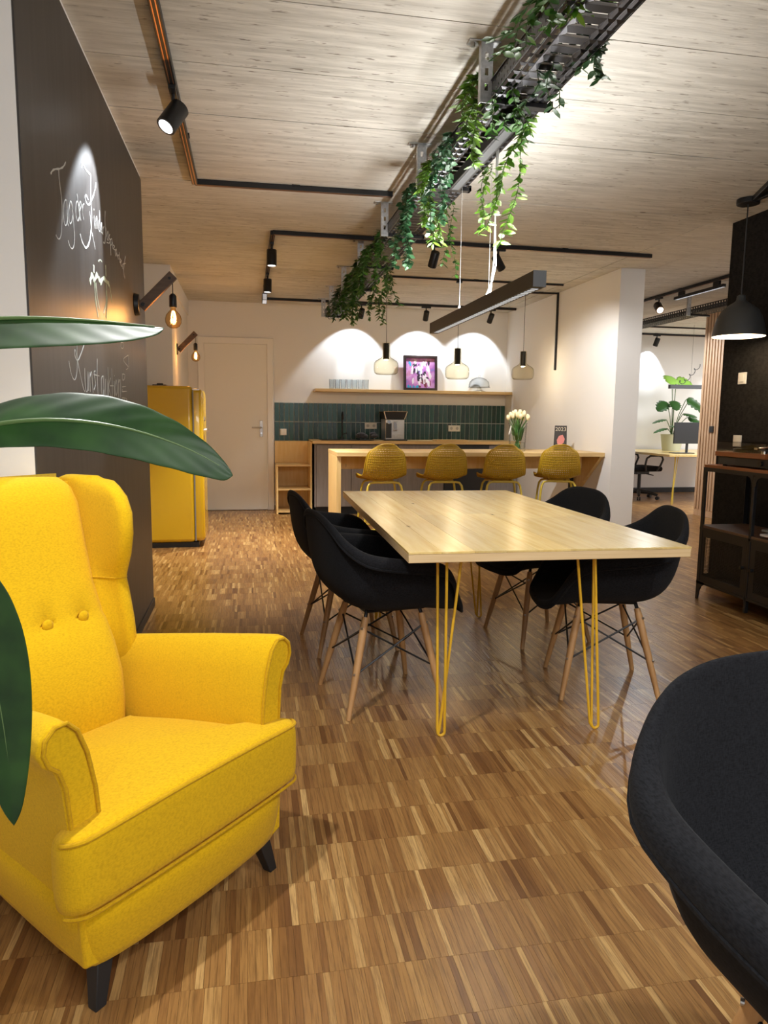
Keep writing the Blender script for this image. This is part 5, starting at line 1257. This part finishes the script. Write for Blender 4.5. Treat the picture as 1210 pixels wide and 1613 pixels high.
for k in range(5):
    q = 2 * PI * k / 5 + .3; dx, dy = math.cos(q), math.sin(q)
    lg = obj('leg', MB().tube([(0, 0, .12), (dx * .15, dy * .15, .11), (dx * .29, dy * .29, .075)], [.035, .026, .018], 8), m_blackp, oc)
    px, py = -dy, dx
    obj('castor', MB().cyl((dx * .29 + px * .006, dy * .29 + py * .006, .029), (dx * .29 + px * .026, dy * .29 + py * .026, .029), .028, n=14).cyl((dx * .29 - px * .006, dy * .29 - py * .006, .029), (dx * .29 - px * .026, dy * .29 - py * .026, .029), .028, n=14), m_black, lg)
# office lamps, tracks, tray
ol = thing('linear_lamp', 'dark grey linear lamp hanging low over the office desk', 'lamp', (6.22, 9.95, 1.70))
obj('profile', MB().bb(0, 1.3, -.03, .03, 0, .06), m_grey_lamp, ol, bevel=.003); obj('led_strip', MB().bb(.03, 1.27, -.018, .018, -.002, 0), m_grid, ol)
obj('suspension_wire', MB().cyl((.35, 0, .06), (.35, 0, CEIL - 1.70), .0016, n=5).cyl((.95, 0, .06), (.95, 0, CEIL - 1.70), .0016, n=5), m_black, ol)
obj('coiled_cable', MB().tube([(.16 + .028 * math.cos(k * .9) + k * .011, .01, .10 + .028 * math.sin(k * .9) + max(0, k - 8) * .012) for k in range(30)], .005, 6), m_grey_lamp, ol)
rail('black ceiling track running into the office past the white column', [(4.63, 5.3), (4.63, 10.6)])
rail('black cross track on the office ceiling close to its rear wall', [(4.2, 11.02), (9.0, 11.06)])
rail('thin black cross track on the office ceiling, the nearer of two', [(5.0, 10.2), (9.0, 10.25)], .024, .02)
track_spot('black cylinder spot on the office track, its lens facing the room', 4.63, 7.72, (4.1, 5.4, .9), along='y', r=.045, L=.13, power=20, ang=60)
track_spot('added hidden spot on the office track behind the white column, brightening the slats', 4.63, 9.25, (5.75, 8.0, 1.2), along='y', r=.04, L=.13, power=110, ang=75, color=NEUT, blend=.7)  # extra spot out of view, added to brighten the slats
track_spot('black cylinder spot against the bright rear office wall', 6.60, 11.0, (6.45, 11.6, 1.2), r=.04, L=.13, power=26, ang=85, core=18, coreang=45)
track_spot('black cylinder spot at the left of the rear office track, hidden by the column', 5.75, 11.0, (5.7, 11.6, 1.2), r=.04, L=.13, power=36, ang=85, core=22, coreang=45)
track_spot('black cylinder spot at the right of the rear office track, hidden by the slats', 8.1, 11.0, (8.0, 11.6, 1.2), r=.04, L=.13, power=36, ang=85, core=22, coreang=45)
gl2 = thing('grid_spot', 'long louvred light bar under the office track with bright cells', 'spotlight', (4.63, 6.98, CEIL - .032))
obj('housing', MB().bb(-.018, .018, -.42, .42, -.075, -.045).bb(-.012, .012, -.35, -.25, -.045, 0).bb(-.012, .012, .25, .35, -.045, 0), m_black, gl2, bevel=.003)
g = MB()
for k in range(22): g.bb(-.013, .013, -.41 + k * .0373, -.41 + k * .0373 + .024, -.0765, -.075)
obj('led_cells', g, m_grid, gl2, kind='stuff')
t2_ = thing('cable_tray', 'perforated black cable tray in the office behind the white column', 'cable tray', (4.93, 5.6, 2.42))
mb = MB(); holes(mb, 0, .2, 0, 4.0, 4, 64, .2, .25, 0, .004); obj('perforated_floor', mb, m_tray, t2_, smooth=0, weld=.0002)
for x in (0, .2):
    o_ = MB(); holes(o_, 0, .075, 0, 4.0, 2, 90, .28, .28, 0, 0); mb = MB().add([(x, p[1], p[0]) for p in o_.v], o_.f); obj('side_rail', mb, m_black, t2_, smooth=0, solid=.001, weld=.0002)
b2 = thing('tray_bracket', 'steel bracket of the office cable tray under the ceiling', 'bracket', (4.90, 7.55, 0))
obj('post', MB().bb(-.02, .02, -.012, .012, 2.398, CEIL - .004), m_galv, b2); obj('head_plate', MB().bb(-.02, .09, -.02, .02, CEIL - .006, CEIL - .0005), m_galv, b2); obj('cantilever_arm', MB().bb(.02, .26, -.02, .02, 2.398, 2.415), m_black, b2)
area('office_fill', (7.4, 8.2, 2.55), (0, 0, 0), 2.0, 2.0, 130, (.93, .96, 1.0))  # unseen area light added to brighten the office
area('office_fill_near', (5.0, 6.0, 2.55), (0, 0, 0), .8, .8, 24, (1.0, .93, .84))  # second unseen area light, added as warm fill near the passage
